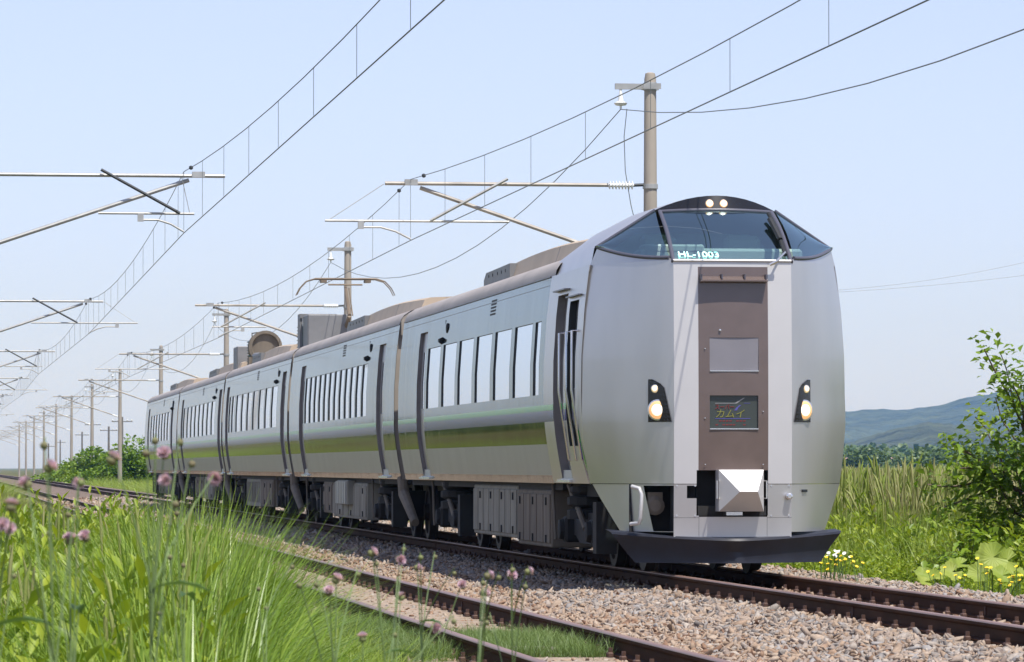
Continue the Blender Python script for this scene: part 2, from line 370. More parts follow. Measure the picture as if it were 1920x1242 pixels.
def track(cx, zt, label, worn):
    root = empty('railway_track', (cx, 0, zt)); tag(root, label, None, kind='structure')
    for s in (-1, 1):
        m = MB(); m.grid([[(x, y, z) for x, z in RP + RP[:1]] for y in (6, 60, 200, 900)])
        r = m.build('rail', rail_mat, root, smooth=25); r.location = (s * 0.566, 0, 0)
        h = MB(); h.grid([[(x, y, z) for x, z in ((0.0335, -0.012), (0.0325, -0.005), (0.023, 0.002), (-0.023, 0.002), (-0.0325, -0.005), (-0.0335, -0.012))] for y in (6, 60, 200, 900)])
        h.build('running_surface', rail_top if worn else rail_top, r, smooth=60)
        for y in (36.4, 41.0, 52.5, 68.0):                       # welded bond wires and joint bars on the web
            j = MB(); j.bx(-0.022, 0.022, y - 0.012, y + 0.012, -0.12, -0.045); j.build('bond_clip', clip_mat, r)
    s = MB(); s.bbox(-1.0, 1.0, -0.11, 0.11, -0.32, -0.155, 0.02); sm = None
    y = 0.31 + 0.62 * 42
    while y < 118:
        if sm is None: o = s.build('sleeper', sleeper_mat, root); sm = o.data
        else: o = link('sleeper', sm, None, root)
        o.location = (0, y, 0)
        y += 0.62
    first = True
    f = MB()
    for sgn in (-1, 1):
        for q in (-1, 1):
            f.bbox(sgn * 0.566 + q * 0.09 - 0.022, sgn * 0.566 + q * 0.09 + 0.022, -0.045, 0.045, -0.157, -0.118, 0.008)
            f.tube([(sgn * 0.566 + q * 0.085, 0, -0.12), (sgn * 0.566 + q * 0.085, 0, -0.085)], 0.017, 6)
    for o in list(root.children):
        if o.name.startswith('sleeper') and o.location.y < 66:
            if first: k = f.build('fastening', clip_mat, o); fm = k.data; first = False
            else: k = link('fastening', fm, None, o)
    return root
track(XL, ZL, 'empty nearer railway track beside the grass, with rusty rails', False)
track(XM, ZM, 'railway track that the silver train runs on', True)
# loose metal channel pieces lying in the nearer track
lm = mat('dull_metal_plate', (0.5, 0.44, 0.38), 0.4, 0.5, var=0.2)
for i, (x, y, a, ln) in enumerate(((4.52, 32.9, 1.2, 0.42), (4.18, 32.0, 1.35, 0.5))):
    m = MB(); m.bx(-ln / 2, ln / 2, -0.04, 0.04, 0, 0.008); m.bx(-ln / 2, ln / 2, -0.04, -0.034, 0.009, 0.035); m.bx(-ln / 2, ln / 2, 0.034, 0.04, 0.009, 0.035)
    o = m.build('metal_channel', lm); o.location = (x, y, -0.185); o.rotation_euler = (0.05, 0.03, a - 1.2)
    tag(o, ('short metal channel lying by the rail at the lower edge', 'pale metal channel lying between the nearer rails at the very bottom')[i], 'metal channel', 'loose metal channels in the nearer track')

# ---------------------------------------------------------------- hills far away on the right
def hill(name, pts, depth, y_far, m, label, seed):
    """ridge line given as (bearing pixel, height pixel); a real ridge with a slope towards us"""
    q = np.random.default_rng(seed)
    bx_ = np.linspace(pts[0][0], pts[-1][0], 150); hy = np.interp(bx_, [p[0] for p in pts], [p[1] for p in pts])
    hy = hy + np.convolve(q.normal(0, 5, 170), np.ones(9) / 9, 'valid')[:150] + q.normal(0, 0.8, 150)
    rows = []
    K = 26
    for k in range(K):
        t = k / (K - 1); row = []
        for i, b in enumerate(bx_):
            top = W(b, hy[i], y_far)
            h = max(0.0, top.z + 1.5)
            u = t * 2 if t < 0.62 else 1.24 - (t - 0.62) * 1.8
            prof = max(0.0, min(1.0, t / 0.66)) ** 0.85 if t < 0.66 else 1.0 - ((t - 0.66) / 0.34) ** 1.5 * 0.7
            yy = y_far - depth * 0.66 + depth * t
            rough = (math.sin(i * 0.31 + k * 0.8) + math.sin(i * 0.13 - k * 0.45 + seed) + q.normal(0, 0.25)) * 0.045 * h * (1 if 0 < k else 0) * (0.3 if abs(t - 0.66) < 0.03 else 1)
            z = -1.5 + h * prof + rough - (0.08 * h * math.sin(i * 0.21 + 1.3 * math.sin(i * 0.05)) * (1 if t < 0.6 else 0) * t)
            row.append((top.x * yy / y_far, yy, z))
        rows.append(row)
    mb = MB(); mb.grid(rows); o = mb.build(name, m, smooth=80); tag(o, label, None, kind='structure'); return o
hm = mat('wooded_hillside', (0.020, 0.036, 0.024), 0.95, 0, var=0.6, vscale=0.012, bump=1.0, bscale=0.045, col2=(0.085, 0.105, 0.055))
hm.node_tree.nodes['Bump'].inputs['Distance'].default_value = 30
hill('hills', [(1250, 800), (1400, 785), (1500, 772), (1590, 769), (1650, 765), (1700, 768), (1760, 760), (1800, 748), (1850, 741), (1920, 733), (2050, 728), (2300, 742), (2700, 760), (3200, 800)], 2600, 6200, hm, 'long wooded ridge fading blue on the right', 3)
hill('hills', [(1380, 868), (1450, 850), (1560, 836), (1620, 822), (1690, 800), (1740, 790), (1800, 800), (1870, 806), (2000, 800), (2200, 812), (2600, 850), (2800, 868)], 1200, 3300, hm, 'lower wooded foothill in front of the ridge', 9)

# ================================================================ THE TRAIN
steel = mat('stainless_side', (0.355, 0.368, 0.366), 0.075, 1.0, var=0.17, vscale=1.2, bump=0.28, bscale=1.7, stretch=(1, 1.0, 0.12), rvar=0.04)
silver = mat('silver_paint', (0.60, 0.585, 0.57), 0.33, 0.74, var=0.07, vscale=1.6, bump=0.012, bscale=3, stretch=(1, 1, 0.4), rvar=0.06)
pale = mat('pale_silver_panel', (0.60, 0.588, 0.575), 0.42, 0.35, var=0.02, vscale=4)
brown = mat('brown_front_panel', (0.125, 0.092, 0.082), 0.22, 0.0, var=0.06, vscale=6, coat=0.35)
lowgrey = mat('lower_grey_band', (0.46, 0.46, 0.43), 0.38, 0.35, var=0.06, vscale=2.0, stretch=(1, 1, 0.15))
roofm = mat('roof_paint', (0.36, 0.325, 0.30), 0.62, 0, var=0.14, vscale=1.5, stretch=(1, 0.5, 1))
coverm = mat('tan_roof_cover', (0.44, 0.35, 0.255), 0.6, 0, var=0.08, vscale=2)
boxgrey = mat('roof_box_grey', (0.20, 0.20, 0.20), 0.5, 0.1, var=0.12, vscale=3)
under = mat('underfloor_black', (0.018, 0.017, 0.016), 0.8, 0, var=0.3, vscale=5)
dusty = mat('dusty_equipment', (0.25, 0.235, 0.19), 0.75, 0, var=0.25, vscale=4, stretch=(1, 1, 0.3))
dusty2 = mat('dusty_brown_equipment', (0.17, 0.14, 0.105), 0.8, 0, var=0.25, vscale=4, stretch=(1, 1, 0.3))
jamb = mat('door_jamb', (0.17, 0.155, 0.15), 0.6, 0, var=0.2)
rubber = mat('black_rubber', (0.014, 0.016, 0.018), 0.6)
endm = mat('tan_end_wall', (0.30, 0.265, 0.225), 0.6, 0, var=0.15, vscale=3)
blackg = mat('black_gloss', (0.012, 0.012, 0.014), 0.12)
frame_m = mat('dark_window_frame', (0.085, 0.085, 0.11), 0.35)
plowm = mat('plough_black', (0.014, 0.016, 0.026), 0.5, 0, var=0.3, vscale=4)
chrome = mat('bright_metal', (0.75, 0.74, 0.72), 0.25, 0.9)
green_s = mat('green_stripe', (0.05, 0.45, 0.09), 0.15, 0.25)
violet_s = mat('violet_stripe', (0.10, 0.085, 0.30), 0.15, 0.35)
wheelm = mat('wheel_steel', (0.05, 0.042, 0.036), 0.6, 0.5)
ins_green = mat('green_porcelain', (0.012, 0.07, 0.055), 0.2)
porcelain = mat('white_porcelain', (0.78, 0.79, 0.76), 0.25)
tanmetal = mat('weathered_pantograph', (0.20, 0.155, 0.11), 0.55, 0.3, var=0.2)
steel.node_tree.nodes['Principled BSDF'].inputs['Specular Tint'].default_value = (0.60, 0.64, 0.64, 1)
sideglass = mat('side_window_glass', (0.66, 0.74, 0.83), 0.03, 0.85)
lampw = emis('warm_headlamp', (1.0, 0.50, 0.17), 0.55, (0.5, 0.35, 0.2)); lamp_core = emis('headlamp_core', (1.0, 0.78, 0.52), 0.95)
lamp2 = emis('pale_headlamp', (1.0, 0.72, 0.36), 0.4, (0.4, 0.35, 0.28))
cabin_light = mat('cab_interior_pale', (0.66, 0.74, 0.69), 0.6); cabin_dark = mat('cab_interior_dark', (0.42, 0.54, 0.52), 0.7)
def cab_glass():
    m = bpy.data.materials.new('cab_window_glass'); m.use_nodes = True; N = m.node_tree.nodes; L = m.node_tree.links; N.remove(N['Principled BSDF'])
    t = N.new('ShaderNodeBsdfTransparent'); t.inputs[0].default_value = (0.68, 0.82, 0.82, 1)
    g = N.new('ShaderNodeBsdfGlossy'); g.inputs['Roughness'].default_value = 0.02; g.inputs['Color'].default_value = (0.72, 0.94, 0.97, 1)
    f = N.new('ShaderNodeFresnel'); f.inputs[0].default_value = 2.0
    x = N.new('ShaderNodeMixShader'); ad = N.new('ShaderNodeMath'); ad.operation = 'ADD'; ad.use_clamp = True; ad.inputs[1].default_value = 0.27; L.new(f.outputs[0], ad.inputs[0]); L.new(ad.outputs[0], x.inputs[0]); L.new(t.outputs[0], x.inputs[1]); L.new(g.outputs[0], x.inputs[2]); L.new(x.outputs[0], N['Material Output'].inputs['Surface'])
    return m
cabglass = cab_glass()

HZ = [0.94, 1.03, 1.10, 1.24, 1.38, 1.50, 1.60, 1.68, 1.80, 1.95, 2.3, 2.8, 3.15, 3.27]
HW = [1.300, 1.318, 1.331, 1.356, 1.378, 1.3945, 1.4045, 1.4095, 1.4145, 1.417, 1.413, 1.38, 1.34, 1.322]
def hw(z): return float(np.interp(z, HZ, HW))
ROOF = [(1.322, 3.27), (1.31, 3.33), (1.265, 3.40), (1.165, 3.47), (0.95, 3.545), (0.6, 3.61), (0.25, 3.64), (0, 3.645)]
ROOF = ROOF + [(-x, z) for x, z in ROOF[-2::-1]]
def wall(side, y0, y1, z0, z1, opens, name, m, root, ny=1, eps=0.0):
    zb = sorted({z0, z1} | {z for z in HZ if z0 < z < z1} | {z for o in opens for z in o[2:4] if z0 < z < z1})
    yb = sorted({y0, y1} | {y for o in opens for y in o[:2] if y0 < y < y1} | {y0 + (y1 - y0) * i / ny for i in range(1, ny)})
    mb = MB(); nz = len(zb)
    vs = [(side * (hw(z) + eps), y, z) for y in yb for z in zb]; fs = []
    for i in range(len(yb) - 1):
        for j in range(nz - 1):
            yc, zc = (yb[i] + yb[i + 1]) / 2, (zb[j] + zb[j + 1]) / 2
            if any(o[0] < yc < o[1] and o[2] < zc < o[3] for o in opens): continue
            fs.append((i * nz + j, i * nz + j + 1, (i + 1) * nz + j + 1, (i + 1) * nz + j))
    mb.add(vs, fs)
    o = mb.build(name, m, root, smooth=30)
    return o
def reveal(y0, y1, z0, z1, depth, mb, side=-1):
    zs = sorted({z0, z1} | {z for z in HZ if z0 < z < z1})
    outer = [(side * (hw(z) + 0.001), y0, z) for z in zs] + [(side * (hw(z) + 0.001), y1, z) for z in reversed(zs)]
    inner = [(x - side * depth, y, z) for x, y, z in outer]; n = len(outer)
    mb.add(outer + inner, [(i, (i + 1) % n, n + (i + 1) % n, n + i) for i in range(n)])
    return inner
def add_window(root, y0, y1, z0=1.94, z1=2.78):
    m = MB(); reveal(y0, y1, z0, z1, 0.018, m); w = m.build('window', rubber, root)
    g = MB(); e = 0.004
    zs = sorted({z0 - e, z1 + e} | {z for z in HZ if z0 < z < z1})
    g.grid([[(-(hw(z) - 0.015), y, z) for z in zs] for y in (y0 - e, y1 + e)]); g.build('pane', sideglass, w, smooth=40)
def add_door(root, y0, y1, z1=3.03, z0=1.0, depth=0.058, win=True, leafm=None):
    m = MB(); inner = reveal(y0, y1, z0, z1, depth, m); d = m.build('door', jamb, root)
    g = MB(); zs = sorted({z0, z1} | {z for z in HZ if z0 < z < z1})
    g.grid([[(-(hw(z) - depth + 0.003), y, z) for z in zs] for y in (y0 + 0.002, y1 - 0.002)]); g.build('door_leaf', leafm or silver, d, smooth=40)
    if win:
        g = MB(); g.grid([[(-(hw(z) - depth + 0.012), y, z) for z in (1.95, 2.3, 2.75)] for y in (y0 + 0.25, y1 - 0.25)]); g.build('door_window', sideglass, d)
def step_plate(root, y0, y1):
    s = MB(); s.bx(-1.345, -1.262, y0 - 0.05, y1 + 0.35, 0.955, 0.985); s.build('door_step', chrome, root)
    q = MB(); q.bx(-1.302, -1.288, y0 - 0.12, y1 + 0.15, 0.99, 1.09); q.build('sill_plate', lowgrey, root)
def vent(root, y, z=3.02):
    for k in range(5):
        m = MB(); zz = z + 0.042 * k; m.bx(-(hw(zz) + 0.002), -(hw(zz) - 0.02), y - 0.26, y + 0.26, zz - 0.012, zz + 0.012); m.build('vent_slot', rubber, root)
def side_lamp(root, y, z):
    m = MB(); m.lathe((-hw(z) + 0.01, y, z), (-1, 0, 0), [(0, 0.07), (0.02, 0.07), (0.03, 0.05)], 14); m.build('marker_lamp', rubber, root)
    m = MB(); m.prism([(-hw(z) + 0.0, y + 0.45, z - 0.1), (-hw(z) - 0.07, y + 0.43, z - 0.13), (-hw(z) - 0.07, y + 0.43, z - 0.17), (-hw(z) + 0.0, y + 0.45, z - 0.22)], (0, 0.12, 0)); m.build('side_camera', rubber, root)
    m = MB(); m.bx(-hw(z + 0.2) - 0.018, -hw(z + 0.2) + 0.03, y + 0.295, y + 0.305, z - 0.2, z + 0.12); m.build('panel_edge', rubber, root)
def stripe(root, y0, y1, z0, z1, name, m, opens):
    w = wall(-1, y0, y1, z0, z1, [(o[0] - 0.003, o[1] + 0.003, 0, 9) for o in opens if o[2] < z0], name, m, root, eps=0.003); return w
def ac_cover(root, y0, L, h=0.085):
    """long roof cover: rounded hump, taller at the front, with a grey box at its rear end"""
    rows = []
    K = 17
    for k in range(K):
        t = k / (K - 1); y = y0 + L * t
        top = 3.735 + h * math.sin(math.pi * t)
        w = 0.86
        rows.append([(-w - 0.06, y, 3.45), (-w + 0.04, y, top - 0.05), (-w + 0.13, y, top - 0.015), (-0.4, y, top), (0, y, top + 0.005), (0.4, y, top), (w - 0.13, y, top - 0.015), (w - 0.04, y, top - 0.05), (w + 0.06, y, 3.45)])
    m = MB(); m.grid(rows); m.poly(rows[0]); m.poly(rows[-1]); c = m.build('air_conditioner_cover', coverm, root, smooth=28)
    for t in (0.16, 0.32):
        q = MB(); y = y0 + L * t; rr = rows[int(t * (K - 1))]; q.prism([(-0.921, y - 0.006, 3.45), (-0.824, y - 0.006, rr[1][2]), (-0.80, y - 0.006, rr[1][2]), (-0.88, y - 0.006, 3.45)], (0, 0.012, 0)); q.build('seam', frame_m, c)
    g = MB(); y1 = y0 + L * 0.72; y2 = y0 + L * 1.0; zt = rows[int(0.72 * (K - 1))][1][2]
    g.prism([(-0.925, y1, 3.5), (-0.925, y1, zt - 0.02), (-0.925, y2 - 0.25, rows[-1][1][2] + 0.03), (-0.925, y2, rows[-1][1][2] - 0.06), (-0.925, y2, 3.45)], (0.5, 0, 0)); b = g.build('grey_end_box', boxgrey, c)
    for i in range(5):
        q = MB(); yy = y1 + 0.45 + i * (y2 - y1 - 0.7) / 5 + (0.1 if i > 2 else 0); q.lathe((-0.922, yy, 3.66), (-1, 0, 0), [(0, 0.022), (0.008, 0.022)], 8); q.build('bolt', rubber, c)
def bogie(root, yc):
    m = MB()
    for s in (-1, 1):
        m.prism([(s * 0.98, yc - 1.45, 0.52), (s * 0.98, yc - 1.45, 0.36), (s * 0.98, yc - 0.75, 0.36), (s * 0.98, yc - 0.45, 0.28), (s * 0.98, yc + 0.45, 0.28), (s * 0.98, yc + 0.75, 0.36), (s * 0.98, yc + 1.45, 0.36), (s * 0.98, yc + 1.45, 0.52), (s * 0.98, yc + 0.6, 0.62), (s * 0.98, yc - 0.6, 0.62)], (s * 0.12, 0, 0))
    m.bx(-0.95, 0.95, yc - 0.25, yc + 0.25, 0.35, 0.75)
    b = m.build('bogie', under, root)
    for a in (-1.05, 1.05):
        for s in (-1, 1):
            q = MB(); q.lathe((s * 0.53, yc + a, 0.425), (s, 0, 0), [(-0.03, 0.455), (0.0, 0.455), (0.002, 0.43), (0.10, 0.42), (0.10, 0.34), (0.07, 0.32), (0.05, 0.15), (0.09, 0.13), (0.15, 0.12)], 24); q.build('wheel', wheelm, b, smooth=30)
            q = MB(); q.bbox(s * 1.06 - 0.14, s * 1.06 + 0.14, yc + a - 0.15, yc + a + 0.15, 0.28, 0.57, 0.03); q.lathe((s * 1.2, yc + a, 0.425), (s, 0, 0), [(0, 0.12), (0.05, 0.11), (0.06, 0.05)], 12); q.build('axle_box', under, b)
        q = MB(); q.lathe((-0.5, yc + a, 0.425), (1, 0, 0), [(0, 0.08), (1.0, 0.08)], 10); q.build('axle', under, b)
    for s in (-1, 1):
        q = MB(); q.lathe((s * 1.02, yc + 0.1, 0.55), (0, 0, 1), [(0.0, 0.27), (0.1, 0.27), (0.12, 0.2), (0.16, 0.27), (0.24, 0.27), (0.26, 0.2), (0.3, 0.24), (0.36, 0.24)], 14); q.build('air_spring', under, b)
        q = MB(); q.tube([(s * 1.17, yc - 0.5, 0.45), (s * 1.2, yc + 0.55, 0.92)], 0.035, 8); q.build('damper', dusty2, b)
    q = MB(); q.tube([(-1.22, yc + 1.75, 0.93), (-1.22, yc + 1.55, 0.3)], 0.018, 6); q.build('pipe', dusty2, b)
    q = MB(); q.bx(-1.24, -1.02, yc - 1.75, yc - 1.5, 0.2, 0.75); q.build('bracket', under, b)
def equipment(root, y0, y1, z0, m, ribs=0, louvre=False, name='underfloor_box', x=1.22, ztop=0.86):
    q = MB(); q.bbox(-x, x, y0, y1, z0, ztop, 0.015); b = q.build(name, m, root)
    n = ribs
    for i in range(n):
        yy = y0 + (y1 - y0) * (i + 0.5) / n
        if louvre: k = MB(); k.bx(-x - 0.022, -x + 0.004, yy - 0.03, yy + 0.03, z0 + 0.1, 0.80)
        else: k = MB(); k.bbox(-x - 0.018, -x + 0.004, yy - (y1 - y0) / n * 0.43, yy + (y1 - y0) / n * 0.43, z0 + 0.05, ztop - 0.05, 0.006)
        k.build('panel', m, b)
        if not louvre and i % 2 == 0:
            for z_ in (ztop - 0.13, z0 + 0.10): k = MB(); k.bx(-x - 0.035, -x - 0.014, yy - 0.02, yy + 0.02, z_ - 0.045, z_ + 0.045); k.build('latch', rubber, b)
    return b

def car(yf, L, wins, doors, label, first=False, wz=(1.94, 2.78)):
    root = empty('railcar', (XM, yf, ZM)); tag(root, label, 'train car', 'cars of the silver train')
    y0 = 4.2 if first else 0.0
    opens = [(a, b, wz[0], wz[1]) for a, b in wins] + [(a, b, 1.0, 3.03) for a, b in doors]
    for side in (-1, 1):
        op = opens if side < 0 else []
        wall(side, y0, L, 1.38, 3.27, op, 'side_wall', steel, root)
        wall(side, y0, L, 1.03, 1.38, op, 'lower_band', lowgrey, root)
        wall(side, y0, L, 0.94, 1.03, op, 'sill', steel, root)
    stripe(root, y0, L, 1.755, 1.82, 'green_stripe', green_s, opens)
    stripe(root, y0, L, 1.63, 1.753, 'violet_stripe', violet_s, opens)
    m = MB(); m.grid([[(x, y, z) for x, z in ROOF] for y in (y0 - (0.3 if first else -0.02), L - 0.02)]); m.build('roof', roofm, root, smooth=40)
    g = MB(); g.bx(-1.336, -1.315, y0 + 0.05, L - 0.05, 3.262, 3.276); g.build('gutter', frame_m, root)
    g = MB(); g.bx(-hw(3.17) - 0.003, -hw(3.17) + 0.02, y0 + 0.05, L - 0.05, 3.166, 3.171); g.build('panel_seam', frame_m, root)
    prof = [(hw(z), z) for z in HZ] + ROOF[1:-1] + [(-hw(z), z) for z in reversed(HZ)]
    for y in ((0.03, L - 0.03) if not first else (L - 0.03,)):
        m = MB(); m.poly([(x * 0.995, y, z) for x, z in prof]); m.build('end_wall', endm, root)
    for a, b in wins: add_window(root, a, b, *wz)
    for a, b in doors: add_door(root, a, b); step_plate(root, a, b)
    f = MB(); f.bx(-1.2, 1.2, y0, L, 0.86, 0.945); f.build('underframe', under, root)
    return root
# ---- cars 2 to 5
PITCHC = 20.78; Y2 = 66.15; LB = 20.28
def win_row(first, pitch, width, n): return [(first + pitch * i, first + pitch * i + width) for i in range(n)]
specs = [
 (win_row(4.41, 1.03, 0.86, 12), [(1.75, 2.75), (16.85, 17.85)], 'second car of the silver train, behind the leading car, with twelve narrow windows'),
 ([(f - 1.55, f) for f in (4.4, 6.25, 8.1, 9.95, 11.8, 13.65, 15.5)] + [(16.15, 17.0), (17.35, 18.05)], [(0.8, 1.8), (18.35, 19.25)], 'middle car of the silver train, carrying the raised pantograph'),
 ([(4.3 + 1.86 * k - 1.55, 4.3 + 1.86 * k) for k in range(8)], [(0.5, 1.5), (17.65, 18.5)], 'fourth car of the silver train, ahead of the last car'),
 (win_row(4.2, 1.75, 1.45, 7), [(2.4, 3.4), (17.4, 18.3)], 'last and farthest car of the silver train')]
cars = []
for i, (wn_, dr, lab) in enumerate(specs):
    yf = Y2 + PITCHC * i
    r = car(yf, LB, wn_, dr, lab); cars.append(r)
    bogie(r, 3.6); bogie(r, 16.7)
    if i == 0:
        b = equipment(r, 6.3, 12.6, 0.25, dusty, 6); equipment(r, 12.8, 14.6, 0.3, dusty2, 3)
        q = MB(); q.bbox(-1.34, -1.0, 8.6, 10.6, 0.48, 0.9, 0.02); lb = q.build('louvre_box', dusty, r)
        for k in range(6): q = MB(); q.bx(-1.365, -1.338, 8.75 + k * 0.32, 8.9 + k * 0.32, 0.5, 0.88); q.build('fin', lowgrey, lb)
    elif i == 1:
        equipment(r, 6.3, 9.8, 0.28, dusty2, 4); equipment(r, 10.1, 14.4, 0.25, dusty, 8, louvre=True)
    else:
        equipment(r, 6.3, 10.0, 0.28, dusty, 4); equipment(r, 10.4, 14.3, 0.3, dusty2, 4)
    for s in (-1, 1):
        q = MB(); q.tube([(s * 1.27, 0.12, 0.97), (s * 1.26, 0.05, 0.72), (s * 1.2, -1.0, 0.30)], [0.085, 0.085, 0.06], 10); q.build('diagonal_brace', dusty2, r)
    q = MB(); q.bx(-0.7, 0.7, -0.46, 0.02, 1.0, 3.0); q.build('gangway', under, r)
    q = MB(); q.bx(-1.31, -1.26, -0.06, 0.06, 3.1, 3.32); q.build('corner_bracket', endm, r)
    vent(r, 9.0 if i < 2 else 8.5); side_lamp(r, 4.2 if i == 0 else 2.9, 3.02)
    ac_cover(r, 6.5 if i == 1 else 1.2, 10.5 if i == 1 else 12.0)
# roof gear of the middle car and the fourth car
r = cars[1]
q = MB(); q.bbox(-0.80, 0.05, 2.6, 3.8, 3.5, 4.22, 0.02); bxm = q.build('roof_equipment_box', boxgrey, r)
q = MB(); q.bx(-0.86, -0.80, 3.85, 4.4, 3.55, 4.27); q.bx(-0.86, -0.1, 3.82, 3.86, 4.18, 4.27); q.build('side_shield', boxgrey, bxm)
q = MB(); q.bbox(0.1, 0.75, 2.0, 3.0, 3.5, 4.02, 0.02); q.build('roof_equipment_box', lowgrey, r)
def insul(root, x, y, z, h, rad, m, n=7):
    p = [];
    for k in range(n): a = h * k / n; p += [(a, rad * 0.55), (a + h / n * 0.45, rad), (a + h / n * 0.55, rad), (a + h / n * 0.95, rad * 0.55)]
    q = MB(); q.lathe((x, y, z), (0, 0, 1), p, 14); return q.build('insulator', m, root, smooth=30)
insul(r, -0.72, 4.9, 3.58, 0.48, 0.12, ins_green); insul(r, -0.45, 4.9, 3.62, 0.48, 0.12, ins_green)
q = MB(); q.lathe((-0.5, 19.0, 3.98), (0, -1, 0), [(0, 0.40), (0.5, 0.40), (0.5, 0.33), (0.42, 0.30), (0.42, 0.0)], 26); q.bx(-0.9, -0.1, 18.5, 19.0, 3.5, 3.75); q.build('round_cable_housing', dusty2, r, smooth=30)
q = MB(); q.tube([(-0.75, 16.5, 3.72), (-0.75, 18.4, 3.76)], 0.09, 10); q.build('roof_pipe', boxgrey, r)
r4 = cars[2]
insul(r4, -0.62, 0.7, 3.6, 0.62, 0.13, ins_green, 9)
q = MB(); q.bbox(-0.9, -0.2, 2.0, 3.4, 3.5, 4.12, 0.02); q.build('roof_equipment_box', boxgrey, r4)
q = MB(); q.tube([(-0.62, 0.7, 4.2), (-0.62, 0.7, 4.4), (-0.4, 0.2, 4.42), (-0.3, -0.8, 4.2)], 0.014, 6); q.build('roof_cable', under, r4)
# pantograph
pan = MB(); py = 2.9
pan.tube([(-0.35, py + 0.5, 3.72), (0.35, py + 0.5, 3.72)], 0.04, 8); pan.tube([(0, py + 0.5, 3.72), (0, py - 0.85, 4.18)], [0.06, 0.045], 8)
p = pan.build('pantograph', tanmetal, r, smooth=30)
q = MB(); q.tube([(0, py - 0.85, 4.18), (0, py + 0.1, 4.80)], [0.045, 0.03], 8); q.tube([(0.07, py - 0.8, 4.18), (0.07, py + 0.05, 4.76)], 0.012, 6); q.build('upper_arm', tanmetal, p, smooth=30)
q = MB()
for dy in (-0.16, 0.16):
    q.tube([(-0.62, py + 0.1 + dy, 4.955), (0.62, py + 0.1 + dy, 4.955)], 0.017, 8)
    for s in (-1, 1): q.tube([(s * 0.62, py + 0.1 + dy, 4.955), (s * 0.80, py + 0.1 + dy, 4.90), (s * 0.93, py + 0.1 + dy, 4.76), (s * 1.0, py + 0.1 + dy, 4.62)], [0.016, 0.013, 0.011, 0.009], 8)
q.tube([(-0.35, py + 0.1, 4.84), (0.35, py + 0.1, 4.84)], 0.017, 8)
for s in (-1, 1): q.bx(s * 0.45 - 0.06, s * 0.45 + 0.06, py - 0.08, py + 0.28, 4.88, 4.93)
q.build('collector_head', tanmetal, p, smooth=30)

# ---- leading car with the cab
Y1 = 45.25
lead = r = car(Y1, 20.28, [(16.45 - 1.9 * k - 1.58, 16.45 - 1.9 * k) for k in range(6)] + [(4.62, 5.12)], [(16.75, 17.7)], 'leading car of the silver train with brown nose panel and lit headlamps', first=True)
def setback(a):
    a = abs(a)
    if a <= 0.62: return 0.03 * (a / 0.62) ** 2
    t = (a - 0.62) / 0.80
    return 0.03 + 0.10 * t + 1.12 * t ** 1.35
def NP(a, z, wid=None):
    w = wid if wid is not None else hw(z) + 0.012 + (0.06 if a > 0 else 0.03) * max(0.0, min(1.0, (1.9 - z) / 0.95)); w = w if a > 0 else w - 0.02 * (wid is None)
    s = -1 if a < 0 else 1; q = abs(a)
    x = q if q <= 0.62 else 0.62 + (q - 0.62) * (w - 0.62) / 0.80
    return Vector((s * x, setback(a) + 0.035 * ((z - 1.9) / 1.3) ** 2, z))
def frange(a, b, n): return [a + (b - a) * i / n for i in range(n + 1)]
def nose_patch(name, m, a0, a1, z0, z1, holes=(), da=0.07, parent=None, fn=NP, off=0.0):
    ab = set(frange(a0, a1, max(1, int(abs(a1 - a0) / da)))); zb = {z0, z1} | {z for z in HZ if z0 < z < z1} | set(frange(z0, z1, max(1, int((z1 - z0) / 0.3))))
    for h in holes:
        for q in h[:2]:
            if a0 < q < a1: ab.add(q)
        for q in h[2:4]:
            if z0 < q < z1: zb.add(q)
    ab = sorted(ab); zb = sorted(zb); nz = len(zb); mb = MB(); vs = [fn(a, z) + Vector((0, -off, 0)) for a in ab for z in zb]; fs = []
    for i in range(len(ab) - 1):
        for j in range(nz - 1):
            ac, zc = (ab[i] + ab[i + 1]) / 2, (zb[j] + zb[j + 1]) / 2
            if any(h[0] < ac < h[1] and h[2] < zc < h[3] for h in holes): continue
            fs.append((i * nz + j, (i + 1) * nz + j, (i + 1) * nz + j + 1, i * nz + j + 1))
    mb.add(vs, fs); return mb.build(name, m, parent or lead, smooth=35)
def nose_reveal(mb, a0, a1, z0, z1, depth, fn=NP):
    P_ = [fn(a, z0) for a in frange(a0, a1, 4)] + [fn(a1, z) for z in frange(z0, z1, 3)[1:]] + [fn(a, z1) for a in frange(a1, a0, 4)[1:]] + [fn(a0, z) for z in frange(z1, z0, 3)[1:-1]]
    n = len(P_); mb.add(P_ + [p + Vector((0, depth, 0)) for p in P_], [(i, (i + 1) % n, n + (i + 1) % n, n + i) for i in range(n)])
ZB = 0.95;  ZT = 3.20; ZG = 3.25
DISP = (-0.25, 0.26, 1.525, 1.865); GP = (-0.25, 0.265, 2.125, 2.465); COUP = (-0.385, 0.365, 0.62, 1.09)
fp = nose_patch('front_panel', brown, -0.367, 0.367, ZB, ZT, [DISP, GP, COUP])
for s in (-1, 1):
    nose_patch('pale_panel', pale, *sorted((s * 0.367, s * 0.62)), ZB, ZT, [COUP])
    HL = (0.64, 0.86, 1.60, 2.06)
    nose_patch('nose_cheek', silver, *sorted((s * 0.62, s * 1.42)), ZB, ZT)
nose_patch('belt_panel', pale, -0.62, 0.62, ZT, ZG); 
for s in (-1, 1): nose_patch('belt_panel', silver, *sorted((s * 0.62, s * 1.42)), ZT, ZG + 0.02)
for s in (-1, 1):
    m = MB(); m.grid([[NP(s * 1.42, z), Vector((s * (hw(z) + 0.0005), 1.30, z))] for z in sorted(set(HZ) | set(frange(0.95, 3.27, 12)))]); m.build('corner_post', silver, lead, smooth=60)
